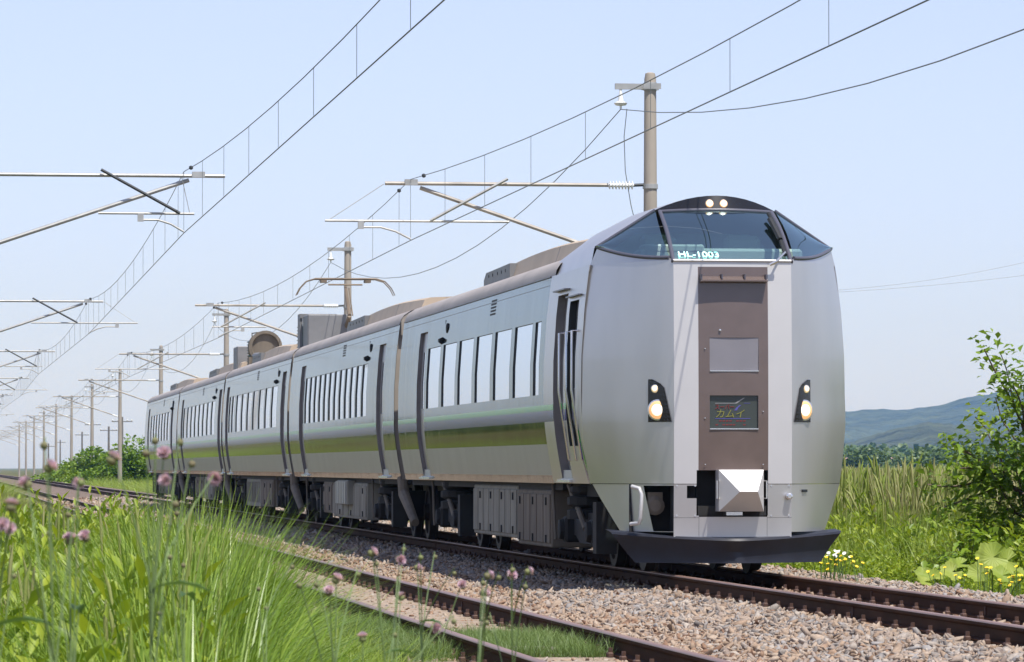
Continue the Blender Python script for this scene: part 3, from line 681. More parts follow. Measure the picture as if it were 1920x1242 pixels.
q = MB(); q.lathe((-0.142, 0.005, 2.54), (0, -1, 0), [(0, 0.014), (0.012, 0.012), (0.014, 0.006)], 10); q.build('panel_lock', chrome, lead)
for a_, z_ in ((-0.30, 1.63), (-0.30, 2.35), (0.31, 1.70), (0.31, 1.15), (-0.30, 1.15)):
    q = MB(); q.lathe((a_, 0.006, z_), (0, -1, 0), [(0, 0.008), (0.008, 0.006)], 8); q.build('bolt', chrome, lead)
# destination display
m = MB(); nose_reveal(m, *DISP, 0.035); dd = m.build('destination_display', frame_m, lead)
m = MB(); m.bx(DISP[0] - 0.005, DISP[1] + 0.005, 0.030, 0.037, DISP[2] - 0.005, DISP[3] + 0.005); m.build('screen', mat('display_screen', (0.045, 0.055, 0.05), 0.25), dd)
m = MB(); m.bx(DISP[0], DISP[1], -0.006, 0.03, DISP[2] - 0.012, DISP[2] - 0.001); m.build('lower_trim', chrome, dd)
led = {k: emis('led_' + k, c, 0.02, tuple(0.4 * v for v in c)) for k, c in dict(red=(0.55, 0.05, 0.05), yellow=(0.5, 0.48, 0.1), blue=(0.22, 0.2, 0.75), white=(0.6, 0.6, 0.62)).items()}
def text(body, x, z, size, m, parent, y, name='lettering', shear=0.0, ext=0.002, sx=1.0):
    cu = bpy.data.curves.new('t', 'FONT'); cu.body = body; cu.size = size; cu.shear = shear; cu.extrude = ext
    o = bpy.data.objects.new('t', cu); C.objects.link(o); bpy.context.view_layer.update()
    me = bpy.data.meshes.new_from_object(o.evaluated_get(bpy.context.evaluated_depsgraph_get())); bpy.data.objects.remove(o); me.materials.clear()
    q = link(name, me, m, parent); q.rotation_euler = (R(90), 0, 0); q.location = (x, y, z); q.scale = (sx, 1, 1); return q
DX = DISP[0]; DZ = DISP[2]
def bar(m, p, name='led_bar'):
    q = MB(); q.prism([(DX + a, 0.027, DZ + b) for a, b in p], (0, 0.004, 0)); q.build(name, m, dd)
bar(led['white'], [(0.06, 0.262), (0.27, 0.262), (0.355, 0.315), (0.375, 0.315), (0.285, 0.256), (0.06, 0.256)])
text('スーパー', DX + 0.055, DZ + 0.198, 0.062, led['red'], dd, 0.026, sx=0.85)
bar(led['blue'], [(0.26, 0.185), (0.29, 0.185), (0.305, 0.215), (0.335, 0.24), (0.315, 0.24), (0.28, 0.21)])
text('カムイ', DX + 0.055, DZ + 0.115, 0.10, led['yellow'], dd, 0.026, shear=0.2, sx=1.05)
bar(led['blue'], [(0.06, 0.104), (0.43, 0.104), (0.43, 0.098), (0.06, 0.098)])
bar(led['blue'], [(0.36, 0.262), (0.43, 0.262), (0.43, 0.258), (0.36, 0.258)])
for row, zz in ((0, 0.07), (1, 0.03)):
    for k in range(9):
        if (k * 7 + row * 3) % 5 == 0 or (row and k == 7): continue
        bar(led['red'], [(0.065 + k * 0.036, zz), (0.092 + k * 0.036, zz + 0.002), (0.088 + k * 0.036, zz + 0.016), (0.078 + k * 0.036, zz + 0.006), (0.068 + k * 0.036, zz + 0.014)])
m = MB(); nose_reveal(m, *GP, 0.02); gp = m.build('grey_front_plate', frame_m, lead)
m = MB(); m.bx(GP[0] - 0.004, GP[1] + 0.004, 0.016, 0.022, GP[2] - 0.004, GP[3] + 0.004); m.build('plate', mat('plate_grey', (0.24, 0.23, 0.25), 0.35, 0.2, var=0.05), gp)
m = MB(); m.bx(GP[0], GP[1], -0.005, 0.02, GP[2] - 0.011, GP[2] - 0.001); m.build('lower_trim', chrome, gp)
m = MB(); m.prism([(-0.35, 0.03, 3.10), (-0.35, -0.075, 3.06), (-0.35, -0.075, 3.045), (-0.35, 0.03, 3.03)], (0.70, 0, 0)); sh = m.build('snow_ledge', brown, lead)
for x in (-0.345, -0.13, 0.11, 0.335): q = MB(); q.bx(x - 0.006, x + 0.006, -0.07, 0.03, 3.065, 3.12); q.build('ledge_rib', frame_m, sh)
# windscreen, dome, side glass
def arc3(p0, p1, p2, n):
    p0, p1, p2 = map(Vector, (p0, p1, p2)); c = p1 * 2 - (p0 + p2) * 0.5
    return [p0 * (1 - t) ** 2 + c * 2 * t * (1 - t) + p2 * t * t for t in [i / n for i in range(n + 1)]]
def loft(c0, c1, n, bulge=(0, 0, 0)):
    b = Vector(bulge); return [[p * (1 - t) + q * t + b * math.sin(math.pi * t) for p, q in zip(c0, c1)] for t in [i / n for i in range(n + 1)]]
wb = [NP(a, ZG) for a in frange(-0.62, 0.62, 12)]
wt = arc3((-0.60, 1.06, 3.825), (0, 0.92, 3.84), (0.60, 1.06, 3.825), 12)
m = MB(); m.grid(loft(wb, wt, 8, (0, -0.05, 0.03))); ws = m.build('windscreen', cabglass, lead, smooth=60)
vt = arc3((-0.63, 1.14, 3.855), (0, 1.0, 4.0), (0.63, 1.14, 3.855), 12)
m = MB(); m.grid(loft(wt, vt, 3)); vis = m.build('headlamp_visor', blackg, lead, smooth=60)
for x in (-0.085, 0.065):
    q = MB(); q.lathe((x, 0.985, 3.905), (0, -1, 0.15), [(0, 0.05), (0.03, 0.05), (0.035, 0.04)], 16); l = q.build('roof_headlamp', frame_m, vis)
    q = MB(); q.lathe((x, 0.95, 3.91), (0, -1, 0.15), [(0, 0.042), (0.006, 0.042), (0.012, 0.033)], 16); q.build('lens', lampw, vis)
    q = MB(); q.lathe((x, 0.939, 3.912), (0, -1, 0.15), [(0, 0.034), (0.004, 0.03), (0.008, 0.015)], 16); q.build('lens_core', lamp_core, vis)
def frame_strip(name, pts, w, parent, m=frame_m, lift=0.012):
    q = MB(); q.tube([p + Vector((0, -lift * 0.2, lift * 0.2)) for p in pts], w, 8); return q.build(name, m, parent, smooth=50)
for s in (-1, 1):
    e = [r_[0 if s < 0 else -1] for r_ in loft(wb, wt, 8, (0, -0.05, 0.03))]; frame_strip('windscreen_pillar', e, 0.024, ws)
frame_strip('windscreen_top_frame', wt, 0.020, ws); frame_strip('windscreen_bottom_frame', [p + Vector((0, 0, 0.012)) for p in wb], 0.016, ws, pale)
TOPE = [(1.305, 1.27, 3.27), (1.275, 1.24, 3.45), (0.955, 1.2, 3.665), (0.63, 1.14, 3.855), (0.32, 1.035, 3.963), (0, 1.0, 4.0)]
REAR = [(1.305, 4.25, 3.27), (1.22, 4.25, 3.45), (0.98, 4.25, 3.63), (0.72, 4.25, 3.75), (0.36, 4.25, 3.83), (0, 4.25, 3.85)]
def mirror(L_): return [Vector((-x, y, z)) for x, y, z in L_] + [Vector(p) for p in L_[-2::-1]]
m = MB(); LR = loft(mirror(TOPE), mirror(REAR), 8)
for i, row in enumerate(LR):
    for k in range(2, len(row) - 2): row[k].z += 0.06 * math.sin(math.pi * i / 8)
m.grid(LR); m.build('cab_roof', silver, lead, smooth=40)
m = MB(); m.poly([p + Vector((0, 0.001, 0)) for p in mirror(REAR)]); m.build('cab_roof_rear', pale, lead)
for s in (-1, 1):
    N_ = 12; bot = []; top = []; gb = []
    for i in range(N_ + 1):
        t = i / N_; p = NP(s * (0.66 + 0.70 * t), 3.25); p.z += 0.045 + 0.155 * t ** 2.2; p.x *= 1 - 0.012 * t; p.y += 0.02; bot.append(p)
        q = Vector((s * (0.645 + 0.625 * t), 1.10 + 0.10 * t, 3.845 - 0.40 * t)); top.append(q)
        gb.append(NP(s * (0.62 + 0.80 * t), 3.265))
    g = loft(bot, top, 6, (s * 0.02, -0.03, 0.015)); m = MB(); m.grid(g); sg = m.build('cab_side_window', cabglass, lead, smooth=60)
    frame_strip('window_frame', bot, 0.021, sg); frame_strip('window_frame', top, 0.017, sg)
    m = MB(); m.grid(loft(gb, [p.copy() for p in bot], 2)); m.build('window_surround', silver, lead, smooth=50)
# writing behind the windscreen
m_led = emis('led_cyan', (0.55, 0.95, 0.85), 1.2, (0.5, 0.9, 0.8))
tx = text('HL-1003', -0.555, 3.275, 0.115, m_led, ws, 0.0, sx=1.08); sl_ = math.atan2(1.0, 0.58); tx.rotation_euler = (R(33), 0, 0); tx.scale = (1.08, 1.35, 1); tx.location = (-0.565, 0.082, 3.304)
# cab interior
m = MB(); m.prism([(-1.15, 2.6, 2.6), (1.15, 2.6, 2.6), (1.15, 2.6, 3.3), (0.62, 2.6, 3.68), (-0.62, 2.6, 3.68), (-1.15, 2.6, 3.3)], (0, 0.05, 0)); m.build('cab_back_wall', cabin_dark, lead)
m = MB(); m.bx(-1.1, 1.1, 1.1, 2.6, 2.78, 2.82); m.build('cab_floor', cabin_dark, lead)
m = MB(); m.bbox(-0.88, 0.85, 0.6, 1.1, 2.85, 3.42, 0.03); m.bbox(-0.85, -0.2, 0.6, 0.9, 3.36, 3.46, 0.02); m.build('driving_console', cabin_light, lead)
for x in (-0.5, 0.42): 
    m = MB(); m.bbox(x - 0.2, x + 0.2, 1.75, 1.9, 3.0, 3.62, 0.05); m.bbox(x - 0.22, x + 0.22, 1.4, 1.85, 2.85, 3.05, 0.05); m.build('seat', cabin_dark, lead)
m = MB(); m.bx(-0.35, 0.1, 2.5, 2.59, 2.85, 3.55); m.build('cab_door', cabin_light, lead)
# wiper
wp0 = Vector((0.36, -0.03, 3.24)); wp1 = Vector((0.52, 0.86, 3.83))
q = MB(); q.tube([(0.52, 0.80, 3.80), (0.55, 0.45, 3.60), (0.57, 0.12, 3.33)], 0.022, 8); q.tube([(0.50, 0.62, 3.73), (0.55, 0.3, 3.5)], 0.03, 6); w = q.build('wiper', rubber, lead)
q = MB(); q.tube([(0.42, -0.02, 3.23), (0.57, 0.12, 3.36)], 0.012, 6); q.tube([(0.38, -0.02, 3.22), (0.46, -0.03, 3.26)], 0.018, 6); q.build('wiper_arm', chrome, w)
# headlamps: clusters let into the cheeks
for s in (-1, 1):
    outline = [(0.845, 1.615), (0.845, 2.035), (0.78, 2.02), (0.715, 1.955), (0.645, 1.59)]
    m = MB(); rows = []
    for z in frange(1.59, 2.035, 10):
        a_in = float(np.interp(z, [1.59, 1.955, 2.02, 2.035], [0.645, 0.715, 0.78, 0.82])); a_out = 0.855; zl = z + 0.02 * (z < 1.6)
        rows.append([NP(s * (a_in + (a_out - a_in) * k / 6), z) + Vector((s * 0.004, -0.008, 0)) for k in range(7)])
    m.grid(rows); rim = [r_[0] for r_ in rows] + rows[-1][1:] + [r_[-1] for r_ in rows[-2::-1]] + rows[0][-2:0:-1]; n = len(rim)
    m.add(rim + [p + Vector((-s * 0.02, 0.04, 0)) for p in rim], [(i, (i + 1) % n, n + (i + 1) % n, n + i) for i in range(n)]); hl = m.build('headlamp_cluster', blackg, lead)
    for a, z, rad, lm_ in ((0.768, 1.715, 0.098, lampw), (0.79, 1.935, 0.040, lamp2)):
        p = NP(s * a, z) + Vector((s * 0.0, 0.005, 0)); ax = Vector((s * 0.55, -1, 0))
        q = MB(); q.lathe(p, ax, [(0, rad * 1.12), (0.02, rad * 1.12), (0.022, rad * 0.96)], 20); l = q.build('lamp_housing', chrome, hl, smooth=30)
        q = MB(); q.lathe(p + ax.normalized() * 0.016, ax, [(0, rad), (0.008, rad * 0.95), (0.016, rad * 0.6)], 20); q.build('lens', lm_, hl, smooth=50)
        q = MB(); q.lathe(p + ax.normalized() * 0.026, ax, [(0, rad * 0.68), (0.006, rad * 0.62), (0.014, rad * 0.35)], 20); q.build('lens_core', lamp_core, hl, smooth=50)
# lower skirt
def SK(a, z):
    t = max(0.0, min(1.0, (ZB - z) / 0.5)); lim = 1.0 - 0.20 * t ** 1.1
    q = a if abs(a) <= 0.62 else math.copysign(0.62 + (abs(a) - 0.62) * (1 - (1 - lim) * 1.7 * 0.79 / 0.79 * 0.9), a)
    p = NP(q, max(z, 0.94), (1.375 if a > 0 else 1.295) - 0.035 * t); p.z = z; p.y += 0.02 * t; return p
OPL = (-0.935, -0.62, 0.455, 0.93); NT = (-0.485, -0.385, 0.80, 0.93)
for a0, a1, z0, z1, mm in ((-1.42, -0.62, 0.45, ZB - 0.006, silver), (-0.62, -0.36, 0.6, ZB - 0.006, silver), (0.36, 0.62, 0.6, ZB - 0.006, silver), (0.62, 1.42, 0.45, ZB - 0.006, silver), (-0.62, -0.36, 0.40, 0.597, silver), (-0.357, 0.357, 0.38, 0.607, silver), (0.36, 0.62, 0.40, 0.597, silver)):
    nose_patch('skirt_panel', mm, a0, a1, z0, z1, [OPL, NT, COUP], fn=SK)
m = MB(); m.bx(-0.50, 0.42, 0.20, 0.23, 0.36, 1.12); m.build('skirt_backing', under, lead)
m = MB(); m.bx(-1.0, -0.55, 0.60, 0.63, 0.36, 1.0); m.build('skirt_backing', under, lead)
m = MB(); nose_reveal(m, *COUP, 0.10); m.build('coupler_recess', rubber, lead)
m = MB(); nose_reveal(m, *OPL, 0.22, SK); m.build('jumper_recess', rubber, lead)
q = MB(); q.lathe((-0.76, 0.55, 0.72), (0, -1, 0), [(0, 0.10), (0.16, 0.10), (0.18, 0.06)], 14); q.bx(-0.84, -0.68, 0.40, 0.55, 0.76, 0.86); q.build('jumper_socket', dusty2, lead)
q = MB(); q.tube([(-1.02, 0.30, 0.92), (-0.955, 0.22, 0.90), (-0.935, 0.20, 0.84), (-0.945, 0.2, 0.6), (-0.96, 0.22, 0.54), (-1.03, 0.32, 0.53)], 0.022, 10); q.build('grab_handle', pale, lead, smooth=40)
q = MB(); q.lathe((0.585, 0.04, 0.82), (0, -1, 0), [(0, 0.035), (0.06, 0.033), (0.065, 0.02)], 14); q.build('tail_hose_cock', chrome, lead)
p_ = SK(0.80, 0.875); q = MB(); q.box(p_ + Vector((0.002, -0.003, 0)), (0.11, 0.02, 0.028), (0, 0, math.atan2(SK(0.85, 0.875).y - SK(0.75, 0.875).y, SK(0.85, 0.875).x - SK(0.75, 0.875).x))); q.build('slot', rubber, lead)
for a, z in ((-0.59, 0.93), (-0.40, 0.93), (-0.59, 0.62), (-0.40, 0.62), (0.40, 0.93), (0.59, 0.93), (0.40, 0.62), (0.59, 0.62)):
    q = MB(); p = SK(a, z); q.lathe(p, (0, -1, 0), [(-0.002, 0.012), (0.006, 0.010)], 8); q.build('bolt', chrome, lead)
# coupler cover
cc = [(-0.185, 0.665), (0.285, 0.665), (0.285, 1.095), (-0.185, 1.095)]; fc = [(-0.01, 0.868), (0.18, 0.868), (0.18, 0.872), (-0.01, 0.872)]
m = MB(); b0 = [Vector((x, 0.05, z)) for x, z in cc]; b1 = [Vector((x, -0.16, z)) for x, z in cc]; b2 = [Vector((x, -0.40, z)) for x, z in fc]
m.add(b0 + b1 + b2, [(i, (i + 1) % 4, 4 + (i + 1) % 4, 4 + i) for i in range(4)] + [(4 + i, 4 + (i + 1) % 4, 8 + (i + 1) % 4, 8 + i) for i in range(4)] + [(8, 9, 10, 11)])
cp = m.build('coupler_cover', mat('coupler_cover_paint', (0.62, 0.60, 0.58), 0.4, 0.3, var=0.05), lead)
for x, s in ((-0.19, -1), (0.29, 1)):
    q = MB(); q.tube([(x, -0.1, 0.98), (x - s * -0.02, -0.2, 0.98), (x - s * -0.02, -0.2, 0.80), (x, -0.1, 0.80)], 0.008, 6); q.build('cover_handle', chrome, cp)
q = MB(); q.bx(-0.1, 0.07, -0.12, 0.05, 0.625, 0.66); q.build('cover_latch', chrome, cp)
q = MB(); q.bx(-0.37, 0.35, 0.05, 0.18, 0.6, 0.72); q.build('coupler_body', under, lead)
# snow plough
def pl(a, z, f): return Vector((a, -0.22 + 0.75 * (abs(a) / 1.25) ** 1.3 + f, z))
top = [pl(a, 0.385 + 0.07 * (abs(a) / 1.28) ** 1.5, 0) for a in frange(-1.22, 1.24, 20)]
mid = [pl(a * 0.985, 0.36 + 0.07 * (abs(a) / 1.28) ** 1.5, -0.02) for a in frange(-1.22, 1.24, 20)]
low = [pl(a * 0.80, 0.13, 0.06) for a in frange(-1.22, 1.24, 20)]; bk = [p + Vector((0, 0.35, 0.02)) for p in top]
m = MB(); m.grid([bk, top, mid, [(p * 0.5 + q * 0.5) + Vector((0, 0.05, 0)) for p, q in zip(mid, low)], low]); m.build('snow_plough', plowm, lead, smooth=40)
m = MB(); m.bx(-0.7, 0.7, 0.5, 1.4, 0.2, 0.42); m.build('plough_support', under, lead)
# cab sides with two recessed doors, handrails and the descending stripe
cop = [(2.62, 3.42, 1.0, 3.02), (1.72, 2.40, 1.35, 2.92)]
for side in (-1, 1): wall(side, 1.25, 4.2, 0.945, 3.27, cop if side < 0 else [], 'cab_side', silver, lead)
add_door(lead, 2.62, 3.42, 3.02, 1.0, 0.10, False); step_plate(lead, 2.7, 3.3)
m = MB(); reveal(1.72, 2.40, 1.35, 2.92, 0.085, m); cd = m.build('crew_door', rubber, lead)
g = MB(); g.grid([[(-(hw(z) - 0.082), y, z) for z in (1.35, 1.8, 1.95, 2.3, 2.8, 2.92)] for y in (1.722, 2.398)]); g.build('door_leaf', silver, cd)
g = MB(); g.grid([[(-(hw(z) - 0.072), y, z) for z in (1.98, 2.3, 2.75)] for y in (1.80, 2.30)]); g.build('door_window', sideglass, cd)
for y, z0, z1 in ((3.52, 3.06, 3.075), (2.5, 2.96, 2.975)):
    q = MB(); q.bx(-hw(3.0) - 0.05, -hw(3.0) + 0.02, y - 0.95, y, z0, z1); q.build('rain_strip', frame_m, lead)
for y in (2.56, 2.02, 1.58):
    q = MB(); x = -1.45; q.tube([(-hw(2.55), y, 2.58), (x - 0.02, y, 2.58), (x - 0.025, y, 1.95), (x + 0.09, y, 1.20), (-hw(1.2), y, 1.20)], 0.013, 8); q.build('handrail', chrome, lead, smooth=40)
def sidep(y, z, e): return Vector((-(hw(z) + e), y, z))
cl = [(1.93, 1.7875), (1.80, 1.765), (1.70, 1.68), (1.60, 1.52), (1.45, 1.25), (1.285, 0.95)]
def sstripe(name, o0, o1, m, e):
    rows = []
    for i, (y, z) in enumerate(cl):
        t = Vector((cl[min(i + 1, 5)][0] - cl[max(i - 1, 0)][0], cl[min(i + 1, 5)][1] - cl[max(i - 1, 0)][1])).normalized(); nrm = Vector((t.y, -t.x)) * -1
        if i == 0: nrm = Vector((0, 1))
        if nrm.x > 0 and i > 0: nrm = -nrm
        if i > 0 and nrm.x > 0: nrm = -nrm
        rows.append([sidep(max(1.263, y + nrm.x * o), max(0.947, z + nrm.y * o), e) for o in (o0, o1)])
    q = MB(); q.grid(rows); q.build(name, m, lead)
sstripe('green_stripe', -0.0325, 0.0325, green_s, 0.004); sstripe('violet_stripe', -0.157, -0.0335, violet_s, 0.004)
stripe(lead, 1.93, 4.2, 1.755, 1.82, 'green_stripe', green_s, cop); stripe(lead, 1.93, 4.2, 1.63, 1.753, 'violet_stripe', violet_s, cop)
bogie(lead, 3.1); bogie(lead, 15.6)
equipment(lead, 5.0, 7.9, 0.2, dusty2, 5); equipment(lead, 8.0, 12.4, 0.26, dusty, 8, ztop=0.9)
q = MB(); q.bx(-1.1, 1.1, 1.6, 4.4, 0.80, 0.94); q.build('front_underframe', under, lead)
vent(lead, 9.35); side_lamp(lead, 14.3, 3.0); ac_cover(lead, 3.9, 9.9)
q = MB(); q.lathe((0, 17.6, 3.6), (0, 0, 1), [(0, 0.06), (0.1, 0.05), (0.12, 0.12), (0.16, 0.12)], 10); q.tube([(0, 17.6, 3.7), (0, 18.2, 3.95)], 0.012, 6); q.build('roof_aerial', boxgrey, lead)

# ================================================================ MASTS AND WIRES
conc = mat('mast_concrete', (0.34, 0.30, 0.25), 0.85, 0, var=0.15, vscale=3, stretch=(1, 1, 0.25), bump=0.1, bscale=30)
galv = mat('galvanised_tube', (0.42, 0.42, 0.40), 0.5, 0.45, var=0.15, vscale=4)
tant = mat('weathered_tube', (0.37, 0.34, 0.295), 0.55, 0.2, var=0.25, vscale=2)
wire_m = mat('overhead_wire', (0.17, 0.19, 0.19), 0.5, 0.4)
dark_m = mat('dark_fitting', (0.05, 0.055, 0.06), 0.6, 0.2)
MY0, MSP = 76.0, 58.0; XPR = 12.19; XPL = 0.16
ORD = ['nearest', 'second', 'third', 'fourth', 'fifth', 'sixth', 'seventh', 'eighth', 'ninth', 'tenth', 'eleventh', 'twelfth']
def ribbed(root, p0, p1, rad, n, name='insulator', m=None):
    p0, p1 = Vector(p0), Vector(p1); h = (p1 - p0).length; pr = [(0, rad * 0.4)]
    for k in range(n): a = h * (k + 0.1) / n; pr += [(a, rad * 0.45), (a + h / n * 0.3, rad), (a + h / n * 0.45, rad), (a + h / n * 0.6, rad * 0.45)]
    pr.append((h, rad * 0.4)); q = MB(); q.lathe(p0, p1 - p0, pr, 12); return q.build(name, m or porcelain, root, smooth=30)
def T(root, name, pts, r, m, n=8): q = MB(); q.tube(pts, r, n); return q.build(name, m, root, smooth=40)
def make_mast(right=True, stag=1):
    root = empty('overhead_line_mast', (0, 0, 0)); s = 1.0 if right else -1.0; up = 0.0 if right else 0.10
    def X(x): return (x - XPR) * s                                    # track-side measurements taken on the right-hand mast
    q = MB(); q.lathe((0, 0, -1.5), (0, 0, 1), [(0, 0.165), (3.0, 0.150), (7.0, 0.118), (9.40, 0.104), (9.50, 0.085), (9.52, 0.04)], 18); q.build('post', conc, root, smooth=40)
    c = T(root, 'top_tube', [(X(7.556), 0, 6.05 + up), (X(11.45), 0, 6.05 + up)], 0.034, tant if right else galv)
    ribbed(root, (X(11.45), 0, 6.05 + up), (X(11.9), 0, 6.05 + up), 0.075, 8)
    T(root, 'mast_clamp', [(X(11.9), 0, 6.05 + up), (X(12.08), 0, 6.06 + up)], 0.028, dark_m)
    q = MB(); q.lathe((0, 0, 5.99 + up), (0, 0, 1), [(0, 0.135), (0.08, 0.135)], 16); q.build('band', galv, root)
    T(root, 'diagonal_tube', [(X(8.17), 0.06, 5.98 + up), (X(11.65), 0.06, 4.80 + up)], 0.036, tant if right else galv)
    ribbed(root, (X(11.65), 0.06, 4.80 + up), (X(12.08), 0.03, 4.65 + up), 0.07, 7)
    q = MB(); q.tube([(X(9.68), -0.08, 6.14 + up), (X(8.33), -0.08, 5.40 + up)], 0.026, 4); q.build('cross_brace', galv if right else dark_m, root)
    xe = 6.52 if stag > 0 else 8.08
    T(root, 'registration_tube', [(X(xe), 0.02, 5.40 + up), (X(9.72), 0.02, 5.40 + up)], 0.022, galv)
    T(root, 'stay_wire', [(X(7.54 if stag > 0 else 8.3), 0.0, 6.04 + up), (X(xe + 0.08), 0.02, 5.42 + up)], 0.007, galv, 6)
    hx, tip = (7.14, 8.0) if stag > 0 else (9.0, 8.26)
    q = MB(); q.bx(X(hx) - 0.05, X(hx) + 0.05, -0.03, 0.05, 5.26 + up, 5.40 + up); q.build('arm_bracket', galv, root)
    T(root, 'steady_arm', [(X(hx), 0, 5.29 + up), (X(hx + (tip - hx) * 0.4), 0, 5.29 + up), (X(hx + (tip - hx) * 0.7), 0, 5.22 + up), (X(tip), 0, 5.09 + up)], 0.018, galv)
    q = MB(); q.bx(X(7.9), X(8.12), -0.05, 0.05, 6.02 + up, 6.12 + up) if s > 0 else q.bx(X(8.12), X(7.9), -0.05, 0.05, 6.02 + up, 6.12 + up); q.build('wire_clamp', galv, root)
    if right:
        q = MB(); q.bx(-0.62, -0.1, -0.03, 0.03, 7.72, 7.82); q.bx(-0.14, 0.17, -0.14, -0.11, 7.72, 7.82); q.bx(-0.14, 0.17, 0.11, 0.14, 7.72, 7.82); q.build('feeder_bracket', galv, root)
        q = MB(); q.lathe((0, 0, 7.70), (0, 0, 1), [(0, 0.118), (0.14, 0.116)], 16); q.build('band', galv, root)
        q = MB(); q.lathe((-0.52, 0, 7.38), (0, 0, 1), [(0, 0.02), (0.05, 0.02), (0.06, 0.09), (0.1, 0.12), (0.13, 0.05), (0.2, 0.04), (0.36, 0.015)], 14); q.build('feeder_insulator', porcelain, root, smooth=40)
    return root
protos = {}
def put_mast(right, k):
    key = (right, k % 2)
    if key not in protos: o = make_mast(right, 1 if ((k % 2 == 0) == right) else -1); protos[key] = o
    else: o = copy_tree(protos[key])
    o.location = (XPR if right else XPL, MY0 + MSP * k, 0)
    return o
for k in range(12):
    o = put_mast(True, k)
    tag(o, ('nearest concrete overhead-line mast, standing tall right behind the leading car' if k == 0 else '%s concrete mast of the right-hand row, counted from the nose of the train' % ORD[k]), 'mast', 'masts along the right side of the railway')
for k in range(9):
    o = put_mast(False, k)
    tag(o, ('nearest cantilever arm reaching in from the left over the empty track' if k == 0 else '%s cantilever reaching in from the left over the empty track, counted from the nearest' % ORD[k]), 'mast', 'masts along the left side of the railway')
T(None, 'hanging_cable', [(11.78, 76, 7.38), (11.73, 76, 6.9), (11.75, 76, 6.3), (11.85, 76, 5.7), (11.95, 76, 5.3), (12.06, 76, 5.05)], 0.008, wire_m, 6)
tag(bpy.data.objects['hanging_cable'], 'thin cable hanging from the feeder insulator of the mast behind the cab', 'cable')
def overhead(cx, up, right, label):
    root = empty('overhead_wires', (0, 0, 0)); tag(root, label, 'overhead wire', 'overhead contact lines above the tracks')
    def sx(k):
        d = (8.0 if (k % 2 == 0) == right else 8.26); return d if right else XPL + XPR - d
    ks = list(range(-1, 12)); con = []; mes = []
    for k in ks:
        y0 = MY0 + MSP * k; x0 = sx(k); x1 = sx(k + 1); N_ = 12 if k < 5 else 6
        for i in range(N_):
            t = i / N_; y = y0 + MSP * t
            if y < 17: continue
            con.append((x0 + (x1 - x0) * t, y, 5.065 + up)); mes.append((x0 + (x1 - x0) * t, y, 6.12 + up - 0.50 * 4 * t * (1 - t)))
    T(root, 'contact_wire', con, 0.0075, wire_m, 6); T(root, 'messenger_wire', mes, 0.0066, wire_m, 6)
    for k in range(-1, 4):
        for i in range(12):
            t = (i + 0.4) / 11.4; y = MY0 + MSP * (k + t)
            if y < 24 or t > 1: continue
            x0, x1 = sx(k), sx(k + 1); xc = x0 + (x1 - x0) * t; xm = xc
            zt = 6.12 + up - 2.0 * t * (1 - t)
            T(root, 'dropper', [(xm, y, zt), (xm, y, zt - 0.02), (xc, y, 5.065 + up)], 0.0035 if y < 140 else 0.0045, wire_m, 4)
        for t in (0.035, 0.965):
            y = MY0 + MSP * (k + t)
            q = MB(); q.lathe((sx(k) + (sx(k + 1) - sx(k)) * t, y, 6.12 + up - 2.0 * t * (1 - t) - 0.035), (0, 0, 1), [(0, 0.01), (0.015, 0.035), (0.055, 0.035), (0.07, 0.01)], 10)
            if y > 24: q.build('wire_weight', dark_m, root)
overhead(XM, 0.0, True, 'contact and catenary wires with droppers above the train')
overhead(XL, 0.10, False, 'contact and catenary wires with droppers above the empty left track')
fe = []
for k in range(-1, 11):
    for i in range(14):
        t = i / 14; y = MY0 + MSP * (k + t)
        if y > 22: fe.append((11.67, y, 7.37 - 1.45 * 4 * t * (1 - t)))
tag(T(None, 'feeder_wire', fe, 0.0085, wire_m, 6), 'sagging feeder wire hung from the tops of the right-hand masts', 'wire')
# second power line far away: poles and two thin wires
upole = mat('utility_pole_grey', (0.16, 0.15, 0.14), 0.85, 0, var=0.2)
def utility_pole(x, y, top, label):
    r = empty('utility_pole', (x, y, gz(x)))
    h = top - gz(x)
    q = MB(); q.lathe((0, 0, -0.2), (0, 0, 1), [(0, 0.19), (h + 0.2, 0.12)], 10); q.build('post', upole, r)
    q = MB(); q.bx(-1.1, 1.1, -0.05, 0.05, h - 0.55, h - 0.45); q.build('crossarm', upole, r)
    for s in (-1.0, -0.45, 0.55, 1.0): q = MB(); q.lathe((s, 0, h - 0.45), (0, 0, 1), [(0, 0.05), (0.12, 0.08), (0.2, 0.04)], 8); q.build('insulator', porcelain, r)
    tag(r, label, 'utility pole', 'utility poles beyond the thicket'); return r
for i, (px_, py_, Y) in enumerate(((229, 782, 470), (204, 800, 560), (174, 790, 610), (154, 810, 700), (91, 832, 800), (113, 825, 900))):
    p = W(px_, py_, Y); utility_pole(p.x, Y, p.z, ('utility pole with crossarm above the thicket, just left of the last car', 'second utility pole left of the last car, its top just over the thicket', 'slim utility pole showing behind the fifth mast', 'short utility pole over the left slope of the thicket', 'far utility pole near the left edge of the photo', 'very distant utility pole left of the thicket')[i])
a0 = W(1330, 548, 230); a1 = W(1575, 546, 230); a2 = W(1920, 490, 230); a3 = W(2120, 440, 230)
b1 = W(1600, 546, 232); b2 = W(1920, 517, 232); b3 = W(2120, 488, 232); b0 = W(1330, 556, 232)
